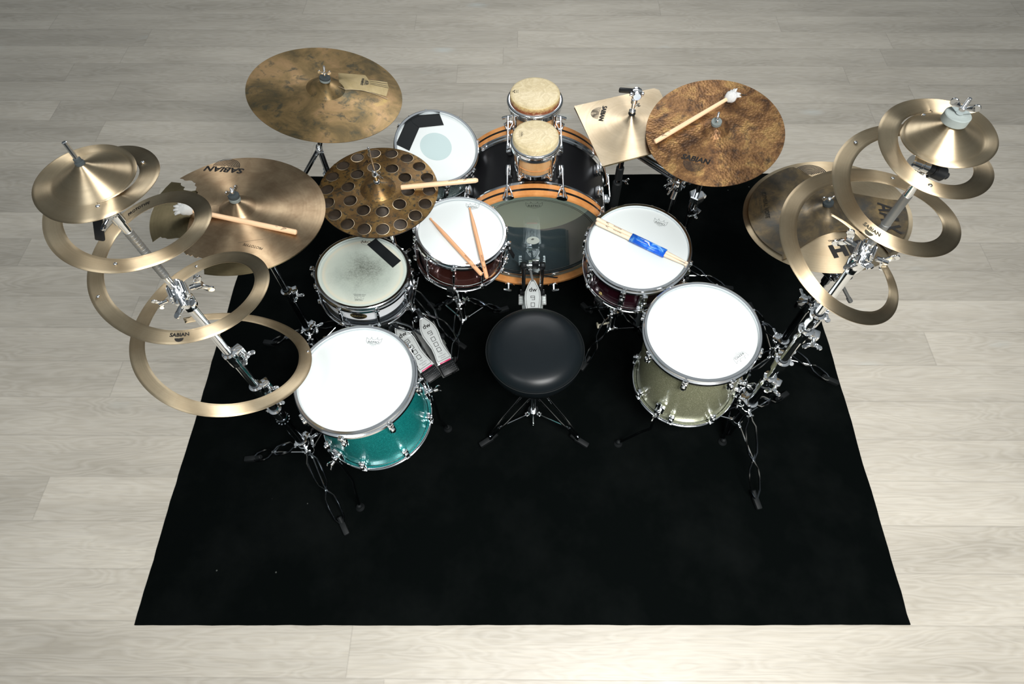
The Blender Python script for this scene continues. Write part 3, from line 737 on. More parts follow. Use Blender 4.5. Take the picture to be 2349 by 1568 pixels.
def tomleg(t, M_, R, depth, a, zf=.014, bend=.0, out=.035, low=None):
    zb = -depth+.085
    m = M_ @ RZ(a) @ T(R-.012, 0, zb); mb = MB()
    mb.box(.016, .034, .052, m @ T(.008, 0, 0), .004); mb.box(.022, .022, .030, m @ T(.022, 0, 0), .004); mb.cyl(.0075, -.022, .022, m @ T(.026, 0, 0), 14, .001)
    br = obj('leg_bracket', mb, 'chrome', t)
    mb = MB(); mb.wing(m @ T(.036, 0, 0) @ RY(PI/2), 1.4); obj('wing_screw', mb, 'chrome', br)
    top = m @ Vector((.026, 0, .075)); mid = m @ Vector((.026, 0, -.055))
    d = (M_.to_3x3() @ Vector((math.cos(a), math.sin(a), 0))); d.z = 0; d.normalize()
    k1 = Vector((mid.x, mid.y, .20)) if mid.z > .22 else Vector((mid.x, mid.y, mid.z-.03)); ft = low or Vector((mid.x+d.x*out, mid.y+d.y*out, 0)); ft = Vector((ft[0], ft[1], RUGZ+.012))
    lg = obj('leg', MB().tube([top, mid, k1, k1.lerp(ft, .25)+Vector((0, 0, .01)), ft], .0048, 12), 'chrome_dark', t)
    mb = MB(); mb.cyl(.017, -.012, .004, Matrix.Translation(ft), 20, .004, .012); mb.ball(ft+Vector((0, 0, .006)), .011); obj('rubber_foot', mb, 'rubber', lg)
tomleg(tg, MG, .185, .372, math.radians(-128), low=(.385, .893)); tomleg(tg, MG, .185, .372, math.radians(-18), low=(.80, .90)); tomleg(tg, MG, .185, .372, math.radians(95))
tomleg(tt, MT, .185, .318, math.radians(-120), low=(-.603, .640)); tomleg(tt, MT, .185, .318, math.radians(18), low=(-.293, .956)); tomleg(tt, MT, .185, .318, math.radians(150))

# tilted side drum with black tape
td, MD = drum('tom_drum', 'small tilted grey sparkle drum with white head and two black tape strips', 'drum', (-.328, 1.88, .638), (.22, -.25, 1), .165, .150, 'grey_sparkle', 8, math.radians(-70), 'head', 'box')
nD = Vector((.22, -.25, 1)).normalized(); CD = Vector((-.328, 1.88, .638))+nD*HZ
for q in ([(936, 266), (1008, 261), (1018, 287), (962, 293), (948, 283)], [(936, 268), (962, 293), (939, 346), (908, 331)]):
    mb = local(MB()); pl = poly_local(q, CD, nD, MD); mb.prism(pl[::-1], HZ+.0003, HZ+.0010 if len(q) == 4 else HZ+.0017); obj('tape_strip', mb, 'black_tape', td, MD)
pc = MD.inverted() @ onplane(1000, 336, CD, nD)
M['dot'], nt_, b_ = mat('frosted_dot', (.44, .55, .55), .5)
decal('centre_dot', ([(pc.x, pc.y)]+[(pc.x+.062*math.cos(2*PI*i/40), pc.y+.062*math.sin(2*PI*i/40)) for i in range(40)], [(0, 1+i, 1+(i+1) % 40) for i in range(40)]), flat(HZ), 'dot', td, MD, .0003)
m_ = MD @ RZ(math.radians(-88)); fnb = surf_side(m_, .1532)
decal('badge', ([(0, -.085)]+[(.019*math.cos(2*PI*i/24), .019*math.sin(2*PI*i/24)-.085) for i in range(24)], [(0, 1+i, 1+(i+1) % 24) for i in range(24)]), fnb, 'blue_ink', td, m_)
decal('badge_rim', xf2(merge(ringarc(.0165, .0185, 0, 2*PI), stroke([(-.007, -.007), (0, .008), (.007, -.007)], .0025)), 0, -.085), surf_side(m_, .1538), 'white_ink', td, m_)

# ------------------------------------------------------------ bass drum
BX, BR, BT = .05, .320, math.radians(4.5)
BY0 = 1.665-BR*math.sin(BT); BZ = RUGZ+BR*math.cos(BT); D = .362; BY1 = BY0+D
Mb = frame((BX, BY0, BZ), (0, -math.cos(BT), -math.sin(BT)), (1, 0, 0))        # z toward the player; front end raised on its spurs
Mf = Mb @ T(0, 0, -D+.058)
bd = thing('bass_drum', 'big satin black bass drum with orange and black striped wooden hoops', 'drum', (BX, (BY0+BY1)/2, RUGZ))
for s, nm in ((0, 'batter_hoop'), (1, 'front_hoop')):
    z0 = -.0 if s == 0 else -D+.050
    mb = local(MB()); mb.lathe([(BR-.014, z0-.050), (BR, z0-.050), (BR, z0-.001), (BR-.002, z0), (BR-.013, z0), (BR-.014, z0-.001)], 128, closed=True)
    h_ = obj(nm, mb, 'maple_hoop', bd, Mb)
    mb = local(MB()); mb.lathe([(BR-.002, z0-.029), (BR+.0006, z0-.029), (BR+.0006, z0-.0195), (BR-.002, z0-.0195)], 128, closed=True); obj('black_inlay_stripe', mb, 'black_satin', h_, Mb)
    zz = -.050 if s == 0 else -D+.050
    sg = -1 if s == 0 else 1
    mb = local(MB()); mb.lathe([(BR-.014, zz), (BR-.001, zz), (BR-.001, zz+sg*.007), (BR-.005, zz+sg*.010), (BR-.006, zz+sg*.017), (BR-.011, zz+sg*.021), (BR-.016, zz+sg*.021)], 128, closed=True); obj('flesh_hoop', mb, 'chrome', bd, Mb)
mb = local(MB()); mb.lathe([(BR-.016, -.062), (BR-.016, -D+.062)], 128); obj('shell', mb, 'shell_black', bd, Mb)
mb = local(MB()); mb.lathe([(BR-.022, -.062), (BR-.022, -D+.062)], 128); obj('shell_lining', mb, 'shell_inside', bd, Mb)
mb = local(MB()); mb.lathe([(1e-5, -.0205), (.271, -.0205)], 96); hd = obj('batter_head', mb, 'clear_head', bd, Mb)
mb = local(MB()); mb.lathe([(.271, -.0205), (BR-.030, -.0208), (BR-.020, -.030), (BR-.014, -.045)], 96); obj('head_collar', mb, 'clear_collar', hd, Mb)
mb = local(MB())
for r in (.262, .268): mb.lathe([(r-.0009, -.0198), (r+.0009, -.0198)], 128)
obj('head_ring_lines', mb, 'ink', hd, Mb)
decal('head_print', xf2(crown(1.25), 0, .235), flat(-.0198), 'ink', hd, Mb)
mb = local(MB()); mb.cyl(.026, -.0203, -.0190, T(0, .005, 0) @ Matrix.Diagonal((1.05, 1, 1, 1)), 40, .0004); pt = obj('kick_patch', mb, 'patch', hd, Mb)
decal('kick_patch_mark', xf2(merge(ringarc(.0015, .0045, 0, 2*PI, 12), stroke([(-.006, -.003), (.001, .006), (.008, .001)], .0015)), -.002, .016), flat(-.0187), 'ink', pt, Mb)
# front head with port hole
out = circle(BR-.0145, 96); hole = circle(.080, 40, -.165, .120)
mb = sheet(out, [], lambda x, y: 0, .0008, 6, BR-.0145, 40)
fh = obj('front_head', mb, 'front_head', bd, Mf)
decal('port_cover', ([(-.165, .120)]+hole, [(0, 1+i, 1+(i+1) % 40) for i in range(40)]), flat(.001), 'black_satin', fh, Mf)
# pillow of cloth inside
random.seed(3); mb = MB(); n1, n2 = 24, 16
vs = []
for i in range(n1+1):
    for j in range(n2+1):
        u = i/n1*2-1; v = j/n2*2-1; prof = max(0, (1-abs(u)**5)*(1-abs(v)**4))**.5
        hz = .105+.010*math.sin(u*7+v*2)+.008*math.sin(v*9+1)
        x = -.02+u*.19; zb = -math.sqrt(max((BR-.024)**2-x*x, 0))+.010
        vs.append((x, zb+hz*prof*(1-.25*u), -.155-v*.095))
fs = [(i*(n2+1)+j, (i+1)*(n2+1)+j, (i+1)*(n2+1)+j+1, i*(n2+1)+j+1) for i in range(n1) for j in range(n2)]
mb.add(vs, fs, Mb); mb.add([(x, -math.sqrt(max((BR-.024)**2-x*x, 0))+.004, z) for x, y, z in vs], [tuple(reversed(f_)) for f_ in fs], Mb)
pw = obj('pillow', mb, 'pillow'); tag(pw, 'dark cloth pillow lying inside the black bass drum behind its clear head', 'pillow')
# claws, rods and lugs
def claw(a, s, tee):
    m = Mb @ RZ(PI/2-a) @ T(BR, 0, 0)
    z = .004 if s == 0 else -D-.004; sg = -1 if s == 0 else 1
    mb = MB()
    mb.prism([(-.004, -.022), (.004, -.020), (.012, -.006), (.012, .006), (.004, .020), (-.004, .022), (-.010, .012), (-.010, -.012)], z-.002, z+.003, m)
    for y, q_ in ((-.016, .30), (.016, -.30)): mb.box(.005, .0055, .050, m @ T(.006, y*.72, z+sg*.022) @ RX(q_*(-sg)), .002)
    mb.box(.010, .012, .014, m @ T(.010, 0, z+sg*.042), .003); mb.box(.005, .034, .006, m @ T(.004, 0, z+sg*.003), .002)
    c = obj('claw', mb, 'chrome', bd)
    mb = MB(); zl = -.125 if s == 0 else -D+.125
    mb.cyl(.0038, min(z-sg*.012, zl), max(z-sg*.012, zl), m @ T(.015, 0, 0), 10)
    if tee: mb.box(.008, .052, .012, m @ T(.015, 0, z-sg*.022), .003); mb.cyl(.006, min(z-sg*.02, z), max(z-sg*.02, z), m @ T(.015, 0, 0), 10)
    else: mb.cyl(.0055, min(z, z-sg*.008), max(z, z-sg*.008), m @ T(.013, 0, 0), 8)
    obj('tension_rod', mb, 'chrome', c)
    mb = MB(); mb.box(.024, .022, .050, m @ T(-.004, 0, zl), .005); mb.box(.016, .013, .034, m @ T(.010, 0, zl), .004); obj('lug', mb, 'chrome', bd)
for k in range(10):
    a = math.radians(18.5+36*k)
    claw(a, 0, k in (4, 5)); claw(a, 1, k in (0, 9))

# ------------------------------------------------------------ bongos
def bongo(label, cx, cy, zt, Rr, Rh, H_, collar_mat, proud, offs):
    t = thing('bongo_drum', label, 'drum', (cx, cy, zt-H_))
    m = T(cx, cy, zt)
    Rb = Rh*.80
    mb = local(MB()); p = [(Rh-.004, -proud-.012), (Rh-.006, -H_*.35), (Rb+.012, -H_*.6), (Rb+.004, -H_*.8), (Rb, -H_+.004), (Rb-.012, -H_+.004)]
    mb.lathe(p, 80); sh = obj('shell', mb, 'maple', t, m)
    mb = local(MB())
    for z, r in ((-H_*.42, Rh-.0075), (-H_*.47, Rh-.010), (-H_*.74, Rb+.0065)): mb.torus(r+.0022, .0012, T(0, 0, z), 80, 8)
    obj('turned_ring', mb, 'maple_hoop', sh, m)
    mb = local(MB()); mb.lathe([(1e-5, .001), (Rh-.012, .0006), (Rh-.005, -.0008), (Rh-.002, -.003)], 80); obj('drumhead', mb, 'head_skin', t, m)
    mb = local(MB()); mb.lathe([(Rh-.002, -.003), (Rh, -.006), (Rh+.001, -proud-.004)], 80); obj('drumhead_collar', mb, collar_mat, t, m)
    mb = local(MB()); mb.torus(Rr-.0095, .0095, T(0, 0, -proud), 96, 14); mb.lathe([(Rr-.012, -proud), (Rr-.004, -proud-.022), (Rr-.006, -proud-.023), (Rh+.001, -proud-.004)], 96); obj('rim', mb, 'chrome', t, m)
    mb = local(MB()); mb.lathe([(Rb+.006, -H_+.014), (Rb+.009, -H_+.010), (Rb+.009, -H_-.004), (Rb-.004, -H_-.006), (Rb-.006, -H_+.0)], 80); br = obj('bottom_ring', mb, 'chrome', t, m)
    for k in range(4):
        a = offs+PI/2*k; r1 = Rr-.004; r2 = Rb+.016; mb = MB(); q = m @ RZ(a)
        mb.tube([q @ Vector(p_) for p_ in ((r1, 0, -proud-.012), (r1, 0, -proud-.03), (r1-.001, 0, -H_*.58), (r2, 0, -H_*.72), (r2, 0, -H_-.014))], .0036, 10)
        mb.ball((0, 0, 0), .0068, 12, M_=q @ T(r2, 0, -H_-.014)); mb.cyl(.0068, -.022, .0, q @ T(r1, 0, -proud-.008), 12, .001)
        mb.box(.020, .024, .016, q @ T(r2-.006, 0, -H_+.002), .004); obj('tension_rod', mb, 'chrome', t)
    return t, m
pB = ray(1227.5, 212, z=.842); pS = ray(1229, 309, z=.835)
bb, mB_ = bongo('larger bongo with pale skin and burnt brown edge, behind the smaller bongo', pB.x, pB.y, .842, .105, .0925, .170, 'skin_dark', .034, PI/4)
decal('head_print', xf2(merge(ringarc(.006, .0075, PI*.0, PI*1.0, 14), stroke([(-.006, 0), (0, .012), (.006, 0)], .001), stroke([(-.009, .002), (0, .003), (.009, .002)], .0012), xf2(text2d('REMO', .006), 0, -.005), xf2(text2d('BONGO HEAD', .003), 0, -.010)), -.072, .004, PI/2), flat(.0012), 'grey_ink', bb, mB_)
bs, mS_ = bongo('smaller bongo with pale cream skin, in front of the larger bongo above the bass drum', pS.x, pS.y, .835, .090, .0815, .138, 'head_skin', .030, PI/4)
decal('head_print', xf2(crown(.55), -.052, .002, PI/2), flat(.0012), 'grey_ink', bs, mS_)
# holder that carries both bongos over the bass drum
bh = thing('bongo_mount', 'chrome holder with posts carrying the two bongos above the bass drum', 'mount', (BX, 1.84, 2*BR))
mb = MB(); mb.box(.05, .07, .012, T(BX, 1.79, 2*BR-.006), .003); mb.cyl(.014, 2*BR-.01, .745, T(BX, 1.79, 0), 20, .002); obj('post', mb, 'chrome', bh)
mb = MB(); mb.box(.028, .082, .02, T(BX, 1.790, .745), .005); obj('cross_block', mb, 'chrome_dark', bh)

# ------------------------------------------------------------ throne
TX, TY, TZ = .049, 1.055, .497
th = thing('drum_throne', 'round black padded drum stool on a chrome tripod with three legs', 'stool', (TX, 1.0, RUGZ))
ms = T(TX, TY, TZ)
mb = local(MB()); mb.lathe([(1e-5, .021), (.06, .020), (.105, .017), (.132, .011), (.152, .001), (.163, -.012), (.168, -.020), (.169, -.026), (.166, -.055), (.160, -.082), (.15, -.09), (1e-5, -.092)], 128); obj('seat', mb, 'leather', th, ms, sharp=60)
mb = local(MB()); mb.torus(.1695, .0016, T(0, 0, -.021), 128, 8); obj('piping', mb, 'rubber', th, ms)
mb = MB(); mb.cyl(.045, TZ-.115, TZ-.092, T(TX, TY-.012, 0), 24, .004); mb.cyl(.0125, .05, TZ-.1, T(TX, 1.012, 0), 20, .001); mb.box(.05, .08, .012, T(TX, TY-.02, TZ-.105), .003); obj('post', mb, 'chrome', th)
def vleg(t, base, feet, ztop, zlow):
    B = Vector(base)
    for Fx, Fy in feet:
        F = Vector((Fx, Fy, RUGZ+.018)); d = Vector((Fx-B.x, Fy-B.y, 0)).normalized(); s = Vector((-d.y, d.x, 0)); A = Vector((B.x, B.y, ztop))+d*.028
        mb = MB()
        for sg in (1, -1): mb.tube([A+s*sg*.016, A.lerp(F, .5)+s*sg*.014, A.lerp(F, .86)+s*sg*.006, F-d*.02+s*sg*.004], .0034, 8, flat=1.9, up=(0, 0, 1))
        mb.ball(A.lerp(F, .88), .006, 8)
        lg = obj('leg', mb, 'chrome_dark', t); foot(lg, (Fx, Fy, RUGZ), d, L=.06)
        q = Vector((B.x, B.y, zlow))+d*.028; mb = MB(); mb.tube([q, A.lerp(F, .70)], .0034, 8, flat=1.7, up=(0, 0, 1)); mb.ball(q, .007, 10); obj('brace', mb, 'chrome', t)
    mb = MB(); m = Matrix.Translation(B); mb.cyl(.024, ztop-.02, ztop+.02, m, 24, .003); obj('leg_collar', mb, 'chrome', t)
    mb = MB(); mb.lathe([(.013, zlow-.014), (.024, zlow-.014), (.026, zlow+.004), (.020, zlow+.018), (.013, zlow+.018)], 24, m)
    for Fx, Fy in feet: a = math.atan2(Fy-B.y, Fx-B.x); mb.box(.020, .018, .018, m @ RZ(a) @ T(.026, 0, zlow), .003)
    wingscrew(mb, B+Vector((0, -.02, zlow-.004)), (0, -1, -.1), .8); obj('brace_hub', mb, 'chrome', t)
vleg(th, (TX, 1.012, 0), ((-.140, .895), (.243, .893), (TX, 1.24)), .235, .055)

# ------------------------------------------------------------ cymbals
def cymbal(name, label, C, n, h, mesh, m, group=None):
    M_ = frame(C, n); t = thing(name, label, 'cymbal', C, group)
    o = obj('disc', mesh, m, t, M_, sharp=25); return t, M_, o
# big mottled ride
C1, n1_ = Vector((-.677, 1.831, .916)), Vector((.190, .046, 1)).normalized(); R1 = .26
h1 = bowl(R1, .018, .066, .026)
ride, M1, _ = cymbal('ride_cymbal', 'big dark mottled brown and green ride cymbal, farthest of the kit on the left', C1, n1_, h1, sheet(circle(R1, 160), [circle(.005, 12)], h1, R=R1), 'patina_ride')
pp = poly_local([(776, 175), (838, 177), (846, 188), (888, 190), (892, 204), (886, 224), (852, 217), (818, 214), (780, 217)], C1, n1_, M1)
decal('polished_patch', (pp[::-1], [tuple(range(len(pp)))]), h1, 'polished', ride, M1, .0006)
g = []
for (a, b_) in (((845, 187), (888, 190)), ((847, 191), (889, 195)), ((848, 195), (890, 200)), ((849, 198), (891, 204))):
    q = poly_local([a, b_], C1, n1_, M1); g.append(stroke(q, .0014))
q = poly_local([(778, 217), (800, 214), (830, 214.5), (850, 218), (872, 224), (890, 231)], C1, n1_, M1)
decal('slot_lines', merge(*g), h1, 'ink', ride, M1, .0012)
decal('bright_ridge', stroke(q, .0020), h1, 'bronze', ride, M1, .0014)
pl_ = poly_local([(832, 194)], C1, n1_, M1)[0]
decal('logo', xf2(sabian(.42), pl_[0], pl_[1], PI/2), h1, 'grey_ink', ride, M1, .0012)
mt_ = M1 @ T(0, 0, h1(0, 0)+.0)
felt_wing(ride, mt_ @ T(0, 0, .001), .055, ('felt', 'felt_dark'), True, .018, .15, 1.15, .008)

# hi-hat pair
C2, n2_ = Vector((-.480, 1.491, .790)), Vector((.036, -.028, 1)).normalized(); R2 = .20
h2 = bowl(R2, .012, .058, .028)
a0 = math.radians(0)
holes = [circle(.0215, 24, .853*R2*math.cos(2*PI*k/18+.02), .853*R2*math.sin(2*PI*k/18+.02)) for k in range(18)]+[circle(.0215, 24, .505*R2*math.cos(2*PI*k/10-.06), .505*R2*math.sin(2*PI*k/10-.06)) for k in range(10)]
hat, M2, hd_ = cymbal('hi_hat_cymbal', 'speckled brown hi-hat cymbal pierced by two rings of round holes', C2, n2_, h2, sheet(circle(R2, 140), holes+[circle(.006, 12)], h2, R=R2, rings=22, th=.0016), 'patina_hat')
mb = MB()
for L_ in holes:
    mb.v += [M2 @ Vector((x, y, h2(x, y)+.0007)) for x, y in L_]; cxx = sum(p[0] for p in L_)/24; cyy = sum(p[1] for p in L_)/24
    mb.v += [M2 @ Vector((cxx+(x-cxx)*1.06, cyy+(y-cyy)*1.06, h2(x, y)+.0003)) for x, y in L_]
    o_ = len(mb.v)-48
    mb.f += [(o_+i, o_+(i+1) % 24, o_+24+(i+1) % 24, o_+24+i) for i in range(24)]
rb = obj('hole_edges', mb, 'bronze', hat); rb['label'] = 'bright bevelled edges of the round holes'
decal('lettering', xf2(text2d('AA', .022, .0004, .4), -.050, .125, .25), h2, 'ink', hat, M2)
Cb = C2-n2_*.006; hb = lambda x, y: -.018*(1-min(math.hypot(x, y)/R2, 1)**1.35)-(.02*max(0, 1-math.hypot(x, y)/.06))
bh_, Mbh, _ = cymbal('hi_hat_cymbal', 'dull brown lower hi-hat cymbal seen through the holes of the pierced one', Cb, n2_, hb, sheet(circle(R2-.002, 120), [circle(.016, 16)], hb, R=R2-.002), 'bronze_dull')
hs = thing('hi_hat_stand', 'chrome hi-hat stand with its pull rod above the pierced hi-hat cymbal', 'stand', (-.475, 1.49, RUGZ))
mb = MB(); mb.cyl(.0034, .70, .972, T(-.475, 1.49, 0), 12, .001); mb.ball((-.475, 1.49, .972), .0042, 10); obj('pull_rod', mb, 'chrome', hs)
mb = MB(); m = T(-.477, 1.49, 0) ; mb.cyl(.012, .829, .838, m, 24, .001, .010); mb.cyl(.008, .838, .860, m, 18, .001); mb.cyl(.0105, .860, .878, m, 18, .002, .007); mb.wing(frame((-.468, 1.488, .862), (1, -.3, .15)), .9); obj('clutch', mb, 'chrome', hs)
poles(hs, -.475, 1.49, [(.04, .45, .0125, 'chrome'), (.42, .735, .0095, 'chrome')]); collar(hs, (-.475, 1.49, .44), 1.2)
tripod(hs, (-.475, 1.49, 0), [(-.475+.27*math.cos(a), 1.49+.27*math.sin(a)) for a in (math.radians(80), math.radians(195), math.radians(325))], .26, .08)

# broken stack on the left
C3, n3_ = Vector((-.862, 1.300, .893)), Vector((.1, .073, 1)).normalized(); R3 = .254
h3 = bowl(R3, .020, .056, .026)
M3 = frame(C3, n3_)
Zf = lambda L: [(330+x/5.058, 330+y/5.058) for x, y in L]
def ang(p): return math.atan2(p[1], p[0])
top_pts = poly_local(Zf([(1300, 1490), (1250, 1400), (1000, 1360), (900, 1340), (760, 1335), (680, 1335), (640, 1322), (620, 1330), (590, 1325), (570, 1300), (545, 1312), (520, 1290), (500, 1296), (480, 1278), (465, 1258), (470, 1180), (520, 1000), (560, 850), (600, 700), (640, 590), (612, 560), (622, 520), (600, 500), (610, 470), (585, 460), (560, 435), (530, 430), (500, 432), (470, 425), (455, 408), (418, 400), (490, 360), (560, 325), (640, 290), (700, 262), (780, 235), (860, 208), (940, 190), (1020, 182), (1018, 166)]), C3, n3_, M3)
e1 = ang(top_pts[-1]); s1 = ang(top_pts[0])
if s1 > e1: s1 -= 2*PI
sc3 = R3/math.hypot(*top_pts[-1])
outl = [p for p in top_pts[:-1]]+arc(R3, e1, s1+.0, 110)
br, _, _ = cymbal('crash_cymbal', 'worn bronze crash cymbal with a torn left edge, upper of the broken pair', C3, n3_, h3, sheet(outl, [circle(.005, 12)], h3, R=R3), 'bronze_old')
q = poly_local([(517, 390)], C3, n3_, M3)[0]
decal('logo', xf2(sabian(1.2, False, 8), q[0], q[1]-.004, PI-.06), h3, 'ink', br, M3, .0012)
q = poly_local([(583, 570)], C3, n3_, M3)[0]
decal('lettering', xf2(text2d('PROTOTYPE', .013, .0001, .2, .8), q[0], q[1], PI-.18), h3, 'ink', br, M3, .0012)
q = poly_local([(549, 563), (606, 554)], C3, n3_, M3); decal('pen_line', stroke(q, .0008), h3, 'grey_ink', br, M3, .0012)
felt_wing(br, M3 @ T(0, 0, h3(0, 0)), .048, ('felt', 'felt_dark'), True, .0165, 1.0, 1.2, .012)
low_pts = poly_local(Zf([(700, 1510), (700, 1420), (690, 1300), (650, 1200), (600, 1120), (560, 1100), (520, 1108), (480, 1096), (430, 1108), (380, 1104), (330, 1110), (280, 1110), (250, 1096), (215, 1095), (196, 1080), (150, 1105), (100, 1136)]), C3-n3_*.006, n3_, M3)
low2 = poly_local(Zf([(185, 585), (250, 510), (320, 440), (380, 448), (432, 458), (430, 480), (448, 498), (480, 512), (466, 530), (470, 548), (560, 570), (640, 560), (760, 300)]), C3-n3_*.006, n3_, M3)
aa, ab = ang(low_pts[-1]), ang(low2[0]); ab -= 0 if ab < aa else 2*PI
a3, a4 = ang(low2[-1]), ang(low_pts[0]); a4 -= 0 if a4 < a3 else 2*PI
lowo = low_pts+arc(R3-.001, aa, ab, 30)[1:-1]+low2+arc(R3-.002, a3, a4, 90)
h3b = lambda x, y: h3(x, y)-.006
lc, _, _ = cymbal('crash_cymbal', 'olive bronze cracked crash cymbal underneath the torn one, lower of the broken pair', C3, n3_, h3b, sheet(lowo, [circle(.005, 12)], h3b, R=R3), 'bronze_olive')

# hammered brown crash on the right
C4, n4_ = Vector((.658, 1.680, .878)), Vector((-.118, -.138, 1)).normalized(); R4 = .229
h4 = bowl(R4, .014, .050, .020)
bc, M4, _ = cymbal('crash_cymbal', 'hammered brown crash cymbal with a fleece mallet lying on it', C4, n4_, h4, sheet(circle(R4, 150), [circle(.005, 12)], h4, R=R4), 'patina_brown')
q = poly_local([(1595, 372)], C4, n4_, M4)[0]; decal('logo', xf2(sabian(.92), q[0], q[1]+.006, -.40), h4, 'ink', bc, M4, .0014)
felt_wing(bc, M4 @ T(0, 0, h4(0, 0)), .052, ('felt',), False, .0175, 1.3, 1, .013)
mb = MB(); mb.wing(M4 @ T(0, 0, h4(0, 0)+.016) @ RZ(1.4), 1.0); obj('wing_nut', mb, 'chrome', bc)

# stacked pair far right
C5, n5_ = Vector((.994, 1.383, .795)), Vector((-.168, .067, 1)).normalized(); R5 = .254; M5 = frame(C5, n5_)
h5 = bowl(R5, .012, .058, .022)
h5u = lambda x, y: h5(x, y)+.006
lo5, _, _ = cymbal('crash_cymbal', 'bright bronze full round cymbal below the cut dark one, lower of the right pair', C5, n5_, h5, sheet(circle(R5, 150), [circle(.005, 12)], h5, R=R5), 'bronze_band')
Zs = lambda L: [(1690+x/4.612, 360+y/4.612) for x, y in L]
Cu = C5+n5_*.006
left_arc = poly_local(Zs([(600, 108), (480, 1085)]), Cu, n5_, M5)
up = poly_local(Zs([(480, 1085), (520, 1070), (570, 1040), (660, 972), (720, 935), (780, 902), (840, 870), (900, 846), (960, 828), (1020, 813), (1090, 803), (1160, 798), (1230, 796), (1300, 798), (1370, 812), (1430, 845), (1490, 895), (1560, 960), (1640, 1055)]), Cu, n5_, M5)
up2 = poly_local(Zs([(1720, 460), (1600, 455), (1500, 443), (1380, 425), (1250, 405), (1130, 365), (1020, 332), (930, 297), (850, 250), (765, 207), (690, 150), (600, 108)]), Cu, n5_, M5)
def arcr(p, q, n):
    a, b_ = ang(p), ang(q); r0, r1 = math.hypot(*p), math.hypot(*q)
    if b_ < a: b_ += 2*PI
    if b_-a > PI*1.2: b_ -= 2*PI
    rm = R5*.938
    return [((r0+(rm-r0)*min(1, 6*i/n) if i < n/2 else r1+(rm-r1)*min(1, 6*(n-i)/n))*math.cos(a+(b_-a)*i/n), (r0+(rm-r0)*min(1, 6*i/n) if i < n/2 else r1+(rm-r1)*min(1, 6*(n-i)/n))*math.sin(a+(b_-a)*i/n)) for i in range(1, n)]
def arc_ccw(p, q, n, rm):
    a, b_ = ang(p), ang(q)
    while b_ < a: b_ += 2*PI
    return [(rm*math.cos(a+(b_-a)*i/n), rm*math.sin(a+(b_-a)*i/n)) for i in range(1, n)]
upo = up+arc_ccw(up[-1], up2[0], 30, R5*.94)+up2+arc_ccw(up2[-1], up[0], 50, R5*.935)
up5, _, _ = cymbal('crash_cymbal', 'dark oily crash cymbal with two curved pieces cut away, upper of the right pair', C5+n5_*.006, n5_, h5, sheet(upo, [circle(.005, 12)], h5, R=R5), 'patina_stack')
M5u = frame(C5+n5_*.006, n5_)
def pl5(u, v): return poly_local([(u, v)], C5, n5_, M5)[0]
q = pl5(*Zs([(1600, 655)])[0]); decal('lettering', xf2(block_letters('AAX', .052, .0085, .002, .25), q[0], q[1], -PI/2-.15), h5, 'ink', up5, M5u, .0014)
q = pl5(*Zs([(300, 530)])[0]); decal('small_lettering', xf2(merge(text2d('CYMBAL VOTE', .019, .0003), xf2(text2d('THE ULTIMATE', .011), 0, -.016), xf2(text2d('PROTOTYPE', .011), -.03, -.030)), q[0], q[1], -PI/2-.1), h5, 'grey_ink', up5, M5u, .0014)
q = pl5(*Zs([(1165, 985)])[0]); decal('lettering', xf2(merge(block_letters('HH', .052, .014, .006), xf2(text2d('Thin Crash', .010, .0002), -.02, .042), xf2(text2d('18" / 45 cm', .007), -.02, .033)), q[0], q[1], .12), h5, 'ink', lo5, M5, .0014)
q = pl5(*Zs([(770, 205)])[0]); g = merge(*[ringarc(.006+.0058*i, .0092+.0058*i, 0.0, PI*.93, 24) for i in range(9)])
decal('logo', xf2(g, q[0], q[1], .12), h5, 'ink', lo5, M5, .0014)
felt_wing(up5, M5u @ T(0, 0, h5(0, 0)), .030, ('felt_dark',), True, .0165, .15, 1.35, .012)

# square pair
C6 = ray(1445, 284, z=.832); n6_ = Vector((-.02, -.03, 1)).normalized(); M6 = frame(C6, n6_)
sq = poly_local([(1317, 243), (1381, 380), (1386, 379.5), (1568, 333), (1573, 325), (1512, 206), (1500, 202)], C6, n6_, M6)
def h6(x, y):
    r = math.hypot(x, y); t = min(r/.024, 1.6)
    return .030*(1-min(r/.15, 1)**.9)+.012*(math.cos(min(t/1.5, 1)*PI)*.5+.5)
def densify(L, k=14): return [tuple(Vector(L[i]).lerp(Vector(L[(i+1) % len(L)]), j/k)) for i in range(len(L)) for j in range(k if (Vector(L[i])-Vector(L[(i+1) % len(L)])).length > .05 else 1)]
s1_, _, _ = cymbal('square_cymbal', 'bright square cymbal with a raised cone, upper of the closed square pair', C6, n6_, h6, sheet(densify(sq), [circle(.005, 12)], h6, R=.235, rings=30), 'bronze')
h6b = lambda x, y: -.004-.9*h6(x, y)
sq2 = [tuple(RZ(.018) @ Vector((x*.992, y*.992, 0)))[:2] for x, y in sq]
cymbal('square_cymbal', 'bronze square cymbal peeking out beneath, lower of the closed square pair', C6-n6_*.001, n6_, h6b, sheet(densify(sq2), [], h6b, R=.235, rings=24), 'bronze_olive')
q = poly_local([(1378, 263)], C6, n6_, M6)[0]; decal('logo', xf2(sabian(.80), q[0]+.006, q[1], -PI/2-.26), h6, 'ink', s1_, M6, .0014)

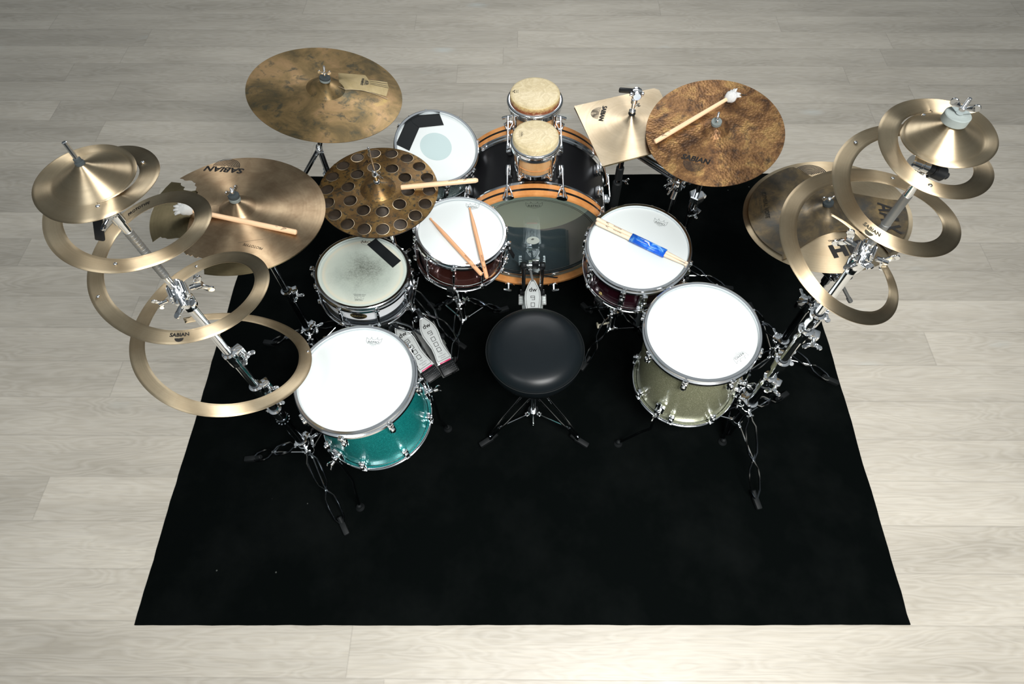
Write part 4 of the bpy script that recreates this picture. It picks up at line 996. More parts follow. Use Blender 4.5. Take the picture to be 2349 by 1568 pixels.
# ------------------------------------------------------------ spiral cymbals
def hermite(T_, X_, t):
    if t <= T_[0]: return X_[0]
    if t >= T_[-1]: return X_[-1]
    i = max(k for k in range(len(T_)-1) if T_[k] <= t)
    def sl(k):
        if k == 0: return (X_[1]-X_[0])/(T_[1]-T_[0])
        if k == len(T_)-1: return (X_[k]-X_[k-1])/(T_[k]-T_[k-1])
        return (X_[k+1]-X_[k-1])/(T_[k+1]-T_[k-1])
    d = T_[i+1]-T_[i]; s = (t-T_[i])/d; m0, m1 = sl(i)*d, sl(i+1)*d
    return (2*s**3-3*s*s+1)*X_[i]+(s**3-2*s*s+s)*m0+(-2*s**3+3*s*s)*X_[i+1]+(s**3-s*s)*m1
def lin(t, K): 
    if t <= K[0][0]: return K[0][1]
    for (a, x), (b_, y) in zip(K, K[1:]):
        if t <= b_: return x+(y-x)*(t-a)/(b_-a)
    return K[-1][1]
def spiral(label, E, cx, cy, nx, ny, width, t_end, dome, R0, rivets, words):
    cen = lambda t: Vector((lin(t, cx), lin(t, cy)))
    Ts = []; R_ = []; A_ = []; Z_ = []; last = None
    for (t, x, y, z) in E:
        d = Vector((x, y))-cen(t); a = math.atan2(d.y, d.x)
        if last is not None:
            while a < last-PI*.2: a += 2*PI
        last = a; Ts.append(t); R_.append(d.length); A_.append(a); Z_.append(z)
    N = 900; TT = [Ts[0]+(t_end-Ts[0])*i/N for i in range(N+1)]
    def smooth(L, k=9):
        for _ in range(3): L = [sum(L[max(0, i-k):i+k+1])/len(L[max(0, i-k):i+k+1]) if k <= i < len(L)-k else L[i] for i in range(len(L))]
        return L
    rr = smooth([hermite(Ts, R_, t) for t in TT]); an = smooth([hermite(Ts, A_, t) for t in TT]); zz = smooth([hermite(Ts, Z_, t) for t in TT])
    P = [Vector((cen(t).x+r*math.cos(a), cen(t).y+r*math.sin(a), z)) for t, r, a, z in zip(TT, rr, an, zz)]
    def nv(t): return Vector((lin(t, nx), lin(t, ny), 1)).normalized()
    idx = lambda t: min(N, max(0, int(round((t-Ts[0])/(t_end-Ts[0])*N))))
    Cd = Vector((lin(0, cx), lin(0, cy), sum(P[idx(k_*.1)].z for k_ in range(10))/10)); nd_ = nv(0)
    e0 = P[0]-Cd; R0 = (e0-nd_*e0.dot(nd_)).length/.72
    t = thing('spiral_cymbal', label, 'cymbal', Cd)
    # the turn index where the first full circle closes (same angle as the start)
    ic = next(i for i in range(len(an)) if an[i] >= an[0]+2*PI)
    mb = MB(); K = len(dome)
    for i in range(0, ic+1):
        e = P[i]-Cd; ez = e.dot(nd_); eh = e-nd_*ez; re_ = eh.length; eh.normalize()
        for (f, hh) in dome:
            g_ = max(0, (f-.72)/.28); r_ = f*R0 if f <= .72 else .72*R0+(re_-.72*R0)*g_
            if i == ic and f <= .72: mb.v.append(mb.v[len(mb.v)-ic*K].copy())
            else: mb.v.append(Cd+eh*r_+nd_*(hh+ez*g_*g_*(3-2*g_)))
    for i in range(ic):
        for k in range(K-1): mb.f.append((i*K+k, i*K+k+1, (i+1)*K+k+1, (i+1)*K+k))
    def inner_pt(i):
        tg_ = (P[min(i+1, N)]-P[max(i-1, 0)]).normalized(); n = nv(TT[i]); n = (n-tg_*n.dot(tg_)).normalized()
        s = n.cross(tg_); w = lin(TT[i], width); return P[i]+s*w, n
    o = len(mb.v); rows = 0; J = 6
    sect = [(0, 0), (.2, .00035), (.4, .0006), (.6, .0006), (.8, .00035), (1, 0)]
    bandf = {}
    for i in range(ic, N+1):
        q, n = inner_pt(i)
        b_ = min(1, (an[i]-an[ic])/1.1)
        if b_ < 1:
            k = min(range(0, ic), key=lambda k_: abs(an[k_]+2*PI-an[i])); q = P[k].lerp(q, b_*b_*(3-2*b_))
        # rounded end
        te = (TT[N]-TT[i])*2*PI*rr[i]; w = (q-P[i]).length; rd = w*.5
        cc = math.sqrt(max(0, 1-(1-min(te/rd, 1))**2)) if rd > 0 else 1
        mid = P[i].lerp(q, .5); a_, b2 = mid+(P[i]-mid)*cc, mid+(q-mid)*cc
        for (s, hh) in sect:
            p_ = a_.lerp(b2, s)+n*hh
            if b_ < 1:
                e = P[i]-Cd; ez = e.dot(nd_); re_ = (e-nd_*ez).length; e2 = p_-Cd; z2 = e2.dot(nd_); eh = e2-nd_*z2; g_ = max(0, min(1, (eh.length-.72*R0)/(re_-.72*R0)))
                pd = Cd+eh+nd_*(lin(.72+.28*g_, dome)+ez*g_*g_*(3-2*g_)); w_ = (1-b_)**2 if b_ > 0 else 1; p_ = p_.lerp(pd, w_)
            mb.v.append(p_)
        if i == ic:
            col_ = mb.v[ic*K:(ic+1)*K]
            for s_ in range(J): mb.v[len(mb.v)-J+s_] = col_[K-1-s_].copy()
        rows += 1
    for r in range(rows-1):
        for k in range(J-1): mb.f.append((o+r*J+k, o+r*J+k+1, o+(r+1)*J+k+1, o+(r+1)*J+k))
    Mx = T(*Cd); mb.uv = [(an[i], min(f, .72)*R0+max(0, f-.72)*.1) for i in range(ic+1) for f, hh in dome]+[(an[i], .10-.04*s_) for i in range(ic, N+1) for s_, hh in sect]
    bd_ = obj('body', mb, 'bronze_band', t, Mx, sharp=0)
    sm = bd_.modifiers.new('thick', 'SOLIDIFY'); sm.thickness = .0013; sm.offset = 0
    for (tv, s) in rivets:
        i = idx(tv); q, n = inner_pt(i); c_ = P[i].lerp(q, s); m = frame(c_, n)
        obj('rivet', MB().ball((0, 0, .0022), .0042, 12, (1, 1, .6), m).cyl(.002, -.006, .002, m, 8), 'chrome', t)
    for (g, tv, s, a, mm) in words:
        i0 = idx(tv)
        def fn(x, y, i0=i0, s=s):
            fi = min(N-2, max(0, i0+x/(rr[i0]*(an[min(i0+10, N)]-an[i0])/10))); i = int(fi); k = fi-i
            q, n = inner_pt(i); q2, n2 = inner_pt(i+1); w = (q-P[i]).length; u_ = s+y/w
            p_ = P[i].lerp(q, u_).lerp(P[i+1].lerp(q2, u_), k)+n*.0022; return Mx.inverted() @ p_
        decal('lettering', xf2(g, 0, 0, a), fn, mm, t, Mx)
    return t, Cd, nd_
EL = [(0.0338,-0.7716,0.7858,1.472),(0.0691,-0.756,0.7922,1.472),(0.1054,-0.7423,0.8034,1.472),(0.1766,-0.727,0.8349,1.472),(0.27,-0.729,0.8815,1.472),(0.3223,-0.7436,0.9039,1.472),(0.3938,-0.7717,0.9278,1.472),(0.4721,-0.8126,0.94,1.472),(0.5681,-0.8645,0.923,1.472),(0.6546,-0.8997,0.8839,1.472),(0.7675,-0.9019,0.8128,1.472),(0.8358,-0.8769,0.7762,1.472),(0.8919,-0.8481,0.7532,1.472),(0.9697,-0.7969,0.7398,1.472),(1.0255,-0.7341,0.7466,1.4758),(1.1165,-0.7113,0.8157,1.4566),(1.1813,-0.7061,0.8653,1.4441),(1.248,-0.7158,0.9232,1.4329),(1.3183,-0.7595,0.9751,1.4247),(1.3683,-0.7967,0.9921,1.4204),(1.7071,-0.9878,0.8731,1.3483),(1.7757,-0.9729,0.8141,1.3284),(1.8256,-0.9392,0.7791,1.3143),(1.8849,-0.8854,0.7642,1.2989),(1.9312,-0.8441,0.7666,1.2884),(1.9775,-0.8042,0.778,1.2793),(2.0349,-0.7594,0.8096,1.2697),(2.1108,-0.7201,0.8674,1.259),(2.17,-0.7053,0.9174,1.2509),(2.2422,-0.713,0.9816,1.2399),(2.2922,-0.7398,1.0228,1.2309),(2.3478,-0.7835,1.0579,1.2193),(2.3922,-0.8282,1.0759,1.2088),(2.4367,-0.8763,1.0793,1.1975),(2.4941,-0.938,1.0659,1.182),(2.5422,-0.9823,1.0374,1.1689),(2.5903,-1.014,0.9941,1.1561),(2.6329,-1.0281,0.9443,1.1455),(2.6866,-1.0315,0.8828,1.1334),(2.744,-1.0068,0.8164,1.122),(2.7866,-0.9735,0.7786,1.1147),(2.8422,-0.9229,0.7429,1.106),(2.8884,-0.8748,0.7219,1.0993),(2.931,-0.8264,0.7117,1.093),(2.9718,-0.7771,0.7155,1.0866),(3.0144,-0.7306,0.7328,1.0793),(3.0625,-0.6903,0.7722,1.0699),(3.1032,-0.6613,0.8114,1.061),(3.1606,-0.6433,0.8757,1.047),(3.2162,-0.6448,0.9412,1.0323),(3.2569,-0.6636,0.9905,1.0212),(3.3013,-0.7027,1.0311,1.0094),(3.3532,-0.7582,1.0601,0.9966),(3.3921,-0.8013,1.0671,0.988),(3.4587,-0.8759,1.0494,0.9761),(3.5032,-0.9183,1.0203,0.9701),(3.5476,-0.9567,0.9821,0.9654),(3.5976,-0.9833,0.9279,0.9612),(3.6457,-0.9999,0.8752,0.9573),(3.6976,-1.0069,0.8144,0.9519),(3.7383,-0.9975,0.7655,0.9461),(3.7716,-0.9792,0.7257,0.9396),(3.8068,-0.9485,0.6902,0.9309),(3.8383,-0.9135,0.6629,0.9213),(3.8753,-0.8692,0.6371,0.9076),(3.942,-0.7774,0.6248,0.8767),(3.9901,-0.7181,0.6424,0.8505),(4.042,-0.6616,0.6809,0.8202),(4.0975,-0.6214,0.741,0.7879),(4.1586,-0.6051,0.815,0.7563),(4.2123,-0.6142,0.881,0.7353),(4.2623,-0.6403,0.9356,0.7235),(4.3179,-0.6913,0.979,0.7205),(4.3808,-0.7617,1.0084,0.7299),(4.4345,-0.8289,1.0171,0.7468),(4.4826,-0.8884,1.0074,0.7664),(4.5252,-0.947,0.9938,0.7848),(4.5546,-0.9884,0.9749,0.797)]
ER = [(-0.028,0.8052,0.9998,1.5),(0.0064,0.7902,0.9998,1.4985),(0.0646,0.7657,0.9913,1.4961),(0.1302,0.7434,0.9713,1.4938),(0.1787,0.7311,0.9517,1.4926),(0.2355,0.7268,0.9243,1.4922),(0.2874,0.7316,0.8988,1.4926),(0.3351,0.7447,0.8787,1.494),(0.3987,0.7679,0.8557,1.4963),(0.4769,0.8076,0.8459,1.5003),(0.5397,0.8414,0.8501,1.5036),(0.6033,0.871,0.8695,1.5066),(0.6563,0.8885,0.8941,1.5083),(0.7183,0.8968,0.9286,1.5092),(0.7799,0.8956,0.9653,1.509),(0.8281,0.8855,0.9942,1.508),(0.8691,0.869,1.0156,1.5064),(0.928,0.8331,1.0293,1.5028),(1.0531,0.7076,0.9886,1.4978),(1.1052,0.6893,0.956,1.4895),(1.1669,0.6905,0.9141,1.4789),(1.2303,0.704,0.8722,1.4699),(1.2823,0.727,0.8407,1.4651),(1.3311,0.7584,0.821,1.4613),(1.3863,0.7998,0.8103,1.4577),(1.44,0.8421,0.8153,1.4542),(1.4952,0.8812,0.8381,1.4502),(1.5635,0.9135,0.8744,1.4443),(1.6074,0.9291,0.9039,1.4397),(1.6415,0.9334,0.93,1.4356),(1.9259,0.7759,1.0867,1.394),(1.9584,0.7449,1.0773,1.3896),(2.0023,0.7084,1.0522,1.3839),(2.0543,0.6763,1.0133,1.3778),(2.103,0.6573,0.9707,1.3725),(2.1421,0.6527,0.9357,1.3683),(2.1843,0.6548,0.8982,1.3638),(2.2233,0.6631,0.8615,1.3594),(2.2672,0.6828,0.8231,1.3541),(2.3095,0.7129,0.7983,1.3486),(2.3582,0.7565,0.7807,1.3415),(2.4053,0.7988,0.7723,1.3341),(2.446,0.837,0.7777,1.3273),(2.4964,0.88,0.7994,1.3186),(2.5532,0.9187,0.8375,1.3089),(2.5857,0.9361,0.8671,1.3036),(2.6296,0.9452,0.911,1.2972),(2.6751,0.9404,0.9571,1.2915),(2.7093,0.927,0.9881,1.288),(2.7694,0.8886,1.0345,1.2836),(2.8133,0.851,1.062,1.2816),(2.8588,0.8021,1.0741,1.2804),(2.9303,0.7256,1.069,1.2792),(2.9937,0.6627,1.0465,1.2772),(3.0376,0.6241,1.0163,1.2743),(3.0798,0.5953,0.9776,1.2699),(3.1107,0.582,0.9451,1.2653),(3.1481,0.5736,0.9009,1.2582),(3.1871,0.5767,0.8577,1.2489),(3.2196,0.5875,0.8237,1.2396),(3.257,0.6083,0.7869,1.2275),(3.3106,0.6445,0.7426,1.2079),(3.3447,0.6796,0.7301,1.1946),(3.4097,0.7439,0.7166,1.1692),(3.4536,0.7878,0.7254,1.1535),(3.5024,0.8321,0.75,1.1386),(3.5609,0.8701,0.7966,1.126),(3.6015,0.8883,0.8369,1.1213),(3.647,0.8911,0.8848,1.1204),(3.6844,0.8805,0.9222,1.123),(3.7299,0.8606,0.9667,1.1298),(3.7689,0.8374,1.0047,1.1382),(3.8063,0.8044,1.0302,1.1476),(3.8388,0.7713,1.0504,1.1563)]
china = [(1e-4, .034), (.06, .0335), (.11, .031), (.16, .0265), (.22, .0235), (.35, .017), (.5, .0093), (.62, .0030), (.665, .0006), (.70, -.0012), (.72, -.0010), (.776, .0004), (.832, .0009), (.888, .0010), (.944, .0006), (1, 0)]
xl = lambda t: 1.105-.875*t+.165*t*t
sL, CdL, ndL = spiral('golden spiral cut cymbal hanging as rings on the left stand, dish on top', EL,
    [(0, -0.8048), (.9, -0.8048), (1.3, -.838), (2, -.856), (3, -.841), (4, -.813), (4.6, -.79)], [(0, 0.8506), (.9, 0.8506), (1.3, .88), (2, .91), (3, .892), (4, .836), (4.6, .785)],
    [(0, 0), (1, 0), (1.5, .06), (2.2, 0), (3, -.03), (3.6, .06), (4.2, .25)], [(0, 0), (4.6, 0)],
    [(0, .038), (1, .038), (2.9, .0385), (3.5, .037), (4.2, .036), (4.34, .029), (4.45, .024), (4.56, .020)], 4.565, china, .099,
    [(1.28, .72), (1.02, .9), (1.935, .62), (2.75, .45), (3.47, .5), (4.23, .25)],
    [(text2d('PROTOTYPE', .012, .0003, .2), 2.50, .5, PI, 'ink'), (merge(text2d('SABIAN', .014, .0008), xf2(ringarc(.001, .010, PI, 2*PI, 16), 0, -.0085)), 2.966, .62, 0, 'ink')])
sR, CdR, ndR = spiral('golden spiral cut cymbal hanging as rings on the right stand, grey felt on top', ER,
    [(0, 0.8051), (.9, 0.8051), (1.3, .81), (2, .80), (3, .759), (3.9, .70)], [(0, 0.9309), (.9, 0.9309), (2, .935), (3, .912), (3.9, .87)],
    [(0, -.1), (1, -.1), (2, -.018), (3, .08), (3.4, .05), (3.9, -.05)], [(0, 0), (1, 0), (2, .01), (3, -.05), (3.4, -.05), (3.9, .05)],
    [(0, .036), (1, .036), (2, .0375), (3.2, .039), (3.45, .036), (3.6, .021), (3.75, .013), (3.87, .004)], 3.87, china, .092,
    [(.02, .25), (1.33, .55), (2.0, .42), (2.8, .4)],
    [(merge(text2d('SABIAN', .014, .0008), xf2(ringarc(.001, .010, PI, 2*PI, 16), 0, -.0085)), 2.285, .5, 0, 'grey_ink')])
mtl = frame(CdL+ndL*.034, (-.10, .16, 1)); mb = MB(); mb.cyl(.0085, -.002, .005, mtl, 20, .001); mb.cyl(.0065, .004, .012, mtl, 16, .001); obj('felt_washer', mb, 'felt_dark', sL)
mb = MB(); mb.cyl(.0045, -.02, .045, mtl, 14, .001); obj('threaded_post', mb, 'chrome', sL)
mtr = frame(CdR+ndR*.033, (.02, .03, 1)); felt_wing(sR, mtr, .050, ('felt',), True, .0235, -.5, 1.35, .017)

# ------------------------------------------------------------ cymbal stands
P1 = (-.81, .84)
st = thing('cymbal_stand', 'tall chrome stand carrying the left spiral cymbal, beside the teal floor tom', 'stand', (*P1, RUGZ))
poles(st, *P1, [(1.14, 1.375, .0088, 'chrome'), (.62, 1.10, .0120, 'chrome'), (.30, .62, .0135, 'chrome'), (.04, .42, .0160, 'chrome_dark')])
mb = MB(); mb.cyl(.0096, 1.18, 1.335, T(*P1, 0), 20, .001)
for i in range(16): mb.torus(.0096, .0004, T(*P1, 1.19+i*.009), 20, 6)
obj('knurled_rod', mb, 'steel', st)
tilter(st, (*P1, 1.405), (-.1, .1, 1), .5, .95, (0, 0, -1)); mb = MB(); mb.tube([(*P1, 1.405), tuple(CdL+Vector((0, 0, .0)))], .007, 12); obj('post_arm', mb, 'chrome', st)
mb = MB(); q = frame((P1[0]-.045, P1[1]+.01, 1.37), (-.25, -.35, -.8)); mb.box(.018, .009, .055, q @ T(0, 0, .03), .003); mb.box(.014, .009, .03, q @ T(.003, 0, -.005) @ RY(.4), .003); mb.tube([q @ Vector((0, 0, -.015)), (P1[0]-.02, P1[1], 1.40)], .005, 8); obj('lever_handle', mb, 'black', st)
tilter(st, (*P1, 1.115), (.1, .05, 1), .55, 1.15, (0, 0, -1)); mb = MB(); wingscrew(mb, (P1[0]+.035, P1[1]+.004, 1.13), (1, .2, .25), 1.7, .012); wingscrew(mb, (P1[0]-.03, P1[1]-.012, 1.10), (-1, -.35, -.2), 1.0, .012); mb.lathe([(.012, 1.05), (.020, 1.06), (.022, 1.09), (.016, 1.11)], 24, T(*P1, 0)); obj('lever_screw', mb, 'chrome', st)
for z, a, r in ((.80, .9, .017), (.60, .7, .018), (.43, 2.6, .019)): collar(st, (*P1, z), a, r, .055, k=1.15)
mb = MB(); mb.cyl(.0205, .355, .395, T(*P1, 0), 22, .002)
for i in range(12): mb.ball((P1[0]+.0205*math.cos(i*PI/6), P1[1]+.0205*math.sin(i*PI/6), .375), .004, 6)
obj('memory_lock', mb, 'chrome_dark', st)
collar(st, (*P1, .165), 1.1, .019, .03, k=1.1)
tripod(st, (*P1, 0), [(-1.055, .826), (-.645, .555), (-.69, 1.10)], .135, .06, .02)

P7 = (.82, .93)
st = thing('cymbal_stand', 'tall chrome stand carrying the right spiral cymbal, beside the champagne floor tom', 'stand', (*P7, RUGZ))
poles(st, *P7, [(1.18, 1.43, .0090, 'chrome'), (.82, 1.16, .0120, 'chrome'), (.46, .82, .0135, 'chrome'), (.04, .48, .0160, 'chrome_dark')])
mb = MB(); mb.cyl(.0100, 1.19, 1.345, T(*P7, 0), 20, .001); mb.torus(.0102, .001, T(*P7, 1.255), 20, 6); obj('knurled_rod', mb, 'steel', st)
tilter(st, (*P7, 1.155), (-.1, .1, 1), -.55, 1.15); mb = MB()
for p_, d_, k in (((.79, .935, 1.175), (-1, .45, .35), 1.7), ((.85, .918, 1.145), (1, -.25, -.2), 1.6)): wingscrew(mb, p_, d_, k, .012)
mb.lathe([(.012, 1.08), (.020, 1.09), (.023, 1.125), (.016, 1.15)], 24, T(*P7, 0)); obj('lever_screw', mb, 'chrome', st)
mb = MB(); mb.tube([(*P7, 1.40), (*P7, 1.455), tuple(CdR+Vector((0, 0, .01)))], .009, 14); mb.cyl(.013, 1.375, 1.41, T(*P7, 0), 18, .003); obj('post_arm', mb, 'chrome', st)
q0 = ray(2118, 381, z=1.43); q = frame(q0, ray(2172, 404, z=1.415)-q0); mb = MB(); mb.cyl(.015, -.030, -.008, q, 20, .003); mb.cyl(.013, -.006, .010, q, 20, .002); mb.cyl(.016, -.012, -.006, q, 20, .001); obj('clutch_barrel', mb, 'chrome', st)
mb = MB(); mb.cyl(.0105, .010, .022, q, 16, .001); mb.cyl(.014, .022, .048, q, 20, .003); mb.cyl(.007, .048, .056, q, 12, .001); obj('plastic_grip', mb, 'black', st)
for z, a, r in ((.865, 1.2, .019), (.785, -.4, .020), (.60, 1.3, .021), (.49, -.6, .019)): collar(st, (*P7, z), a, r, .05, k=1.2)
mb = MB(); mb.cyl(.021, .425, .465, T(*P7, 0), 22, .003); obj('memory_lock', mb, 'chrome_dark', st)
collar(st, (*P7, .30), 2.4, .021, .04, k=1.25)
tripod(st, (*P7, 0), [(.886, .650), (1.085, 1.10), (.56, 1.02)], .265, .15, .02)

P2 = (-.855, 1.30)
st = thing('cymbal_stand', 'dark chrome stand under the torn left crash cymbals, legs half hidden by the spiral', 'stand', (*P2, RUGZ))
poles(st, *P2, [(.44, .845, .0105, 'chrome_dark'), (.04, .46, .0140, 'chrome_dark')])
tilter(st, (*P2, .855), (.1, .07, 1), .3, .9); mb = MB(); mb.tube([(*P2, .86), tuple(C3-n3_*.0)], .006, 12); obj('post_arm', mb, 'chrome', st)
collar(st, (*P2, .455), .5, .018, .05, k=1.1); collar(st, (*P2, .215), 1.0, .018, .035, k=1.1)
tripod(st, (*P2, 0), [(-1.095, 1.352), (-.81, 1.06), (-.70, 1.49)], .185, .08, .018)

P3 = (-.735, 1.745); Zc = .745
st = thing('boom_cymbal_stand', 'dark boom stand under the big mottled ride cymbal', 'stand', (*P3, RUGZ))
poles(st, *P3, [(.44, Zc-.01, .0105, 'chrome_dark'), (.04, .46, .0140, 'chrome_dark')])
tilter(st, (*P3, Zc), (.2, .1, 1), .2, .62)
d_ = (C1-n1_*.03-Vector((*P3, Zc))); tail = ray(694, 408, z=.60)
mb = MB(); mb.tube([tail, Vector((*P3, Zc))+Vector((0, 0, .0)), C1-n1_*.03], .0085, 14); obj('boom_arm', mb, 'chrome_dark', st)
mb = MB(); mb.tube([C1-n1_*.03, C1+n1_*.01], .006, 12); mb.cyl(.013, -.03, -.012, frame(C1, n1_), 16, .002); obj('post_arm', mb, 'chrome', st)
collar(st, (*P3, .60), 2.0, .017, .05, k=1.2); collar(st, (*P3, .20), 1.0, .018, .035)
tripod(st, (*P3, 0), [(-.735+.19*math.cos(a), 1.745+.19*math.sin(a)) for a in (math.radians(-55), math.radians(60), math.radians(240))], .175, .08, .018)

P5 = (.665, 1.66)
st = thing('cymbal_stand', 'dark chrome stand under the hammered brown crash cymbal', 'stand', (*P5, RUGZ))
poles(st, *P5, [(.55, .835, .0095, 'chrome_dark'), (.04, .57, .0135, 'chrome_dark')])
tilter(st, (*P5, .845), (-.12, -.14, 1), .3, .9); mb = MB(); mb.tube([(*P5, .85), tuple(C4)], .006, 12); obj('post_arm', mb, 'chrome', st)
mb = MB(); q = T(*P5, .585) @ RZ(.5); mb.cyl(.030, -.014, .016, q, 6, .004); mb.cyl(.020, -.05, -.01, q, 18, .003); mb.box(.02, .03, .03, q @ T(.030, 0, -.012), .004); obj('hex_clamp', mb, 'chrome', st)
collar(st, (*P5, .52), -.8, .017, .03, m='chrome_dark')
tripod(st, (*P5, 0), [(.950, 1.640), (.53, 1.42), (.56, 1.90)], .19, .09, .018)

P6 = (1.06, 1.27)
st = thing('boom_cymbal_stand', 'chrome boom stand under the right stacked crash cymbals, next to the spiral stand', 'stand', (*P6, RUGZ))
poles(st, *P6, [(.42, .62, .0105, 'chrome_dark'), (.04, .43, .0140, 'chrome_dark')])
mb = MB(); A = Vector((*P6, .63)); mb.tube([C5-n5_*.045, C5+n5_*.005], .0065, 12); mb.tube([C5-n5_*.04, A], .0095, 14); obj('boom_arm', mb, 'chrome_dark', st)
tl = ray(1951, 691, z=.50); mb = MB(); mb.tube([A+Vector((.02, -.01, -.01)), tl], .0062, 12); e_ = (tl-A).normalized(); mb.tube([tl-e_*.02, tl], .0082, 12); obj('boom_tail', mb, 'steel', st)
tilter(st, (*P6, .63), (-.2, .1, 1), .4, 1.2, mt='chrome_dark'); mb = MB(); mb.box(.05, .028, .022, T(*P6, .665) @ RZ(.3), .004); mb.box(.022, .05, .022, T(P6[0]+.035, P6[1]+.01, .645) @ RZ(.3), .004); obj('clamp_block', mb, 'chrome_dark', st)
collar(st, (*P6, .43), 2.5, .018, .05, k=1.25); mb = MB(); mb.box(.040, .012, .034, T(P6[0]-.035, P6[1]-.005, .445) @ RZ(.2), .003); obj('clamp_plate', mb, 'chrome_dark', st); collar(st, (*P6, .165), 2.6, .021, .035, k=1.1)
tripod(st, (*P6, 0), [(1.305, 1.163), (.845, 1.115), (1.03, 1.54)], .135, .055, .018)

P8 = (.575, 1.64)
st = thing('cymbal_arm_stand', 'dark stand pole with a multi clamp arm reaching to the square cymbals', 'stand', (*P8, RUGZ))
poles(st, *P8, [(.04, .70, .0095, 'chrome_dark')])
zc = .672; mb = MB(); q = T(*P8, zc)
mb.cyl(.019, -.025, .025, q, 20, .003); mb.cyl(.017, -.022, .022, q @ T(-.012, .02, .0) @ RX(PI/2), 18, .003); mb.box(.045, .03, .03, q @ RZ(.6), .005); mb.tube([(P8[0], P8[1], zc-.01), (P8[0]-.012, P8[1]-.02, zc-.055)], .009, 12)
obj('multi_clamp', mb, 'chrome', st)
mb = MB()
for d in ((-1, -.1, .2), (-.8, -.5, -.3), (.9, .2, .2), (.7, .6, -.1)): wingscrew(mb, (P8[0], P8[1], zc), d, 1.15, .030)
obj('wing_screw', mb, 'chrome', st)
H6 = Vector((C6.x+.002, C6.y, .765)); mb = MB(); mb.tube([(P8[0], P8[1]+.01, zc+.02), H6+Vector((.03, 0, -.05))], .0085, 14); mb.tube([(P8[0]+.02, P8[1]-.02, zc+.005), H6+Vector((.04, -.01, -.07))], .006, 12); mb.ball(H6+Vector((.03, 0, -.05)), .014, 14); obj('arm', mb, 'chrome_dark', st)
mb = MB(); mb.cyl(.0105, .38, .765, T(.374, 1.740, 0), 18, .001); mb.lathe([(.011, .745), (.024, .75), (.026, .765), (.018, .778), (.008, .785)], 20, T(.374, 1.740, 0)); obj('drop_tube', mb, 'chrome_dark', st)
mb = MB(); mb.cyl(.015, .60, .66, T(.374, 1.740, 0), 20, .003); mb.cyl(.018, .42, .585, T(.374, 1.740, 0), 20, .004); obj('rubber_sleeve', mb, 'rubber', st)
mb = MB(); wingscrew(mb, (.388, 1.73, .60), (1, -.3, 0), .9, .01); mb.cyl(.003, .74, C6.z+.10, T(C6.x, C6.y, 0), 10); obj('rod', mb, 'chrome', st)
# clutch over the square pair
zb = C6.z+.042; mb = MB(); q = T(C6.x, C6.y, zb); mb.cyl(.0125, 0, .006, q, 20, .001); obj('felt_washer', mb, 'rubber', st)
mb = MB(); mb.cyl(.009, .006, .022, q, 18, .002); mb.cyl(.0065, .022, .042, q, 14, .001); mb.cyl(.012, .010, .018, q, 16, .003); mb.wing(q @ T(.006, -.004, .036) @ RY(1.2) @ RZ(.6), .9); mb.cyl(.011, .045, .062, q, 16, .002)
mb.box(.034, .024, .034, q @ T(.004, 0, .082), .008); mb.cyl(.016, -.017, .017, q @ T(.004, 0, .082) @ RX(PI/2), 20, .003); mb.cyl(.008, -.024, .024, q @ T(.004, 0, .082) @ RY(PI/2), 14, .002); obj('drop_clutch', mb, 'chrome', st)
mb = MB(); mb.box(.050, .012, .016, q @ T(-.032, .006, .090) @ RZ(.0) @ RY(.10), .004); obj('lever_handle', mb, 'black', st)
tripod(st, (*P8, 0), [(.575+.2*math.cos(a), 1.64+.2*math.sin(a)) for a in (math.radians(200), math.radians(250), math.radians(300))], .16, .07, .016)

# ------------------------------------------------------------ snare stands
def snare_stand(label, X, Y, Cdr, ndr, R, depth, feet, zc, arms, ztop=.185, zlow=.07):
    t = thing('snare_stand', label, 'stand', (X, Y, RUGZ)); nn = Vector(ndr).normalized(); Bc = Vector(Cdr)-nn*(depth+.004)
    top = Bc-nn*.075; poles(t, X, Y, [(.04, zc, .0125, 'chrome'), (zc, top.z-.03, .0095, 'chrome')])
    collar(t, (X, Y, zc), .8, .016, .035)
    mb = MB(); mb.tube([(X, Y, top.z-.035), tuple(top)], .011, 14); mb.ball(top, .019, 16); mb.wing(frame(top+Vector((0, -.018, 0)), (0, -1, .1)), 1.3); obj('basket_joint', mb, 'chrome', t)
    for a in arms:
        m = frame(Bc, nn) @ RZ(a); mb = MB()
        mb.tube([m @ Vector(p_) for p_ in ((.012, 0, -.070), (.06, 0, -.040), (R-.02, 0, -.014), (R+.012, 0, -.012))], .0052, 10, flat=1.5); mb.box(.010, .022, .042, m @ T(R+.013, 0, .004), .003)
        ar = obj('basket_arm', mb, 'chrome', t); mb = MB(); mb.box(.014, .026, .022, m @ T(R+.012, 0, .026), .005); mb.cyl(.011, -.014, .014, m @ T(R-.004, 0, -.008) @ RX(PI/2), 16, .003); obj('rubber_grip', mb, 'rubber', ar)
    tripod(t, (X, Y, 0), feet, ztop, zlow, .015)
    return t
def ring_feet(X, Y, r, degs): return [(X+r*math.cos(math.radians(d)), Y+r*math.sin(math.radians(d))) for d in degs]
snare_stand('chrome snare stand gripping the white snare drum', -.570, 1.345, (-.568, 1.343, .545), (.08, .01, 1), .168, .130, ring_feet(-.57, 1.345, .22, (10, 130, 262)), .30, [math.radians(a) for a in (172, -62, 40)])
snare_stand('chrome snare stand with a double strap leg under the copper snare drum', -.250, 1.440, (-.216, 1.478, .607), (.09, .012, 1), .165, .148, [(-.285, 1.225), (-.075, 1.525), (-.40, 1.545)], .30, [math.radians(a) for a in (-100, 20, 150)], .20, .07)
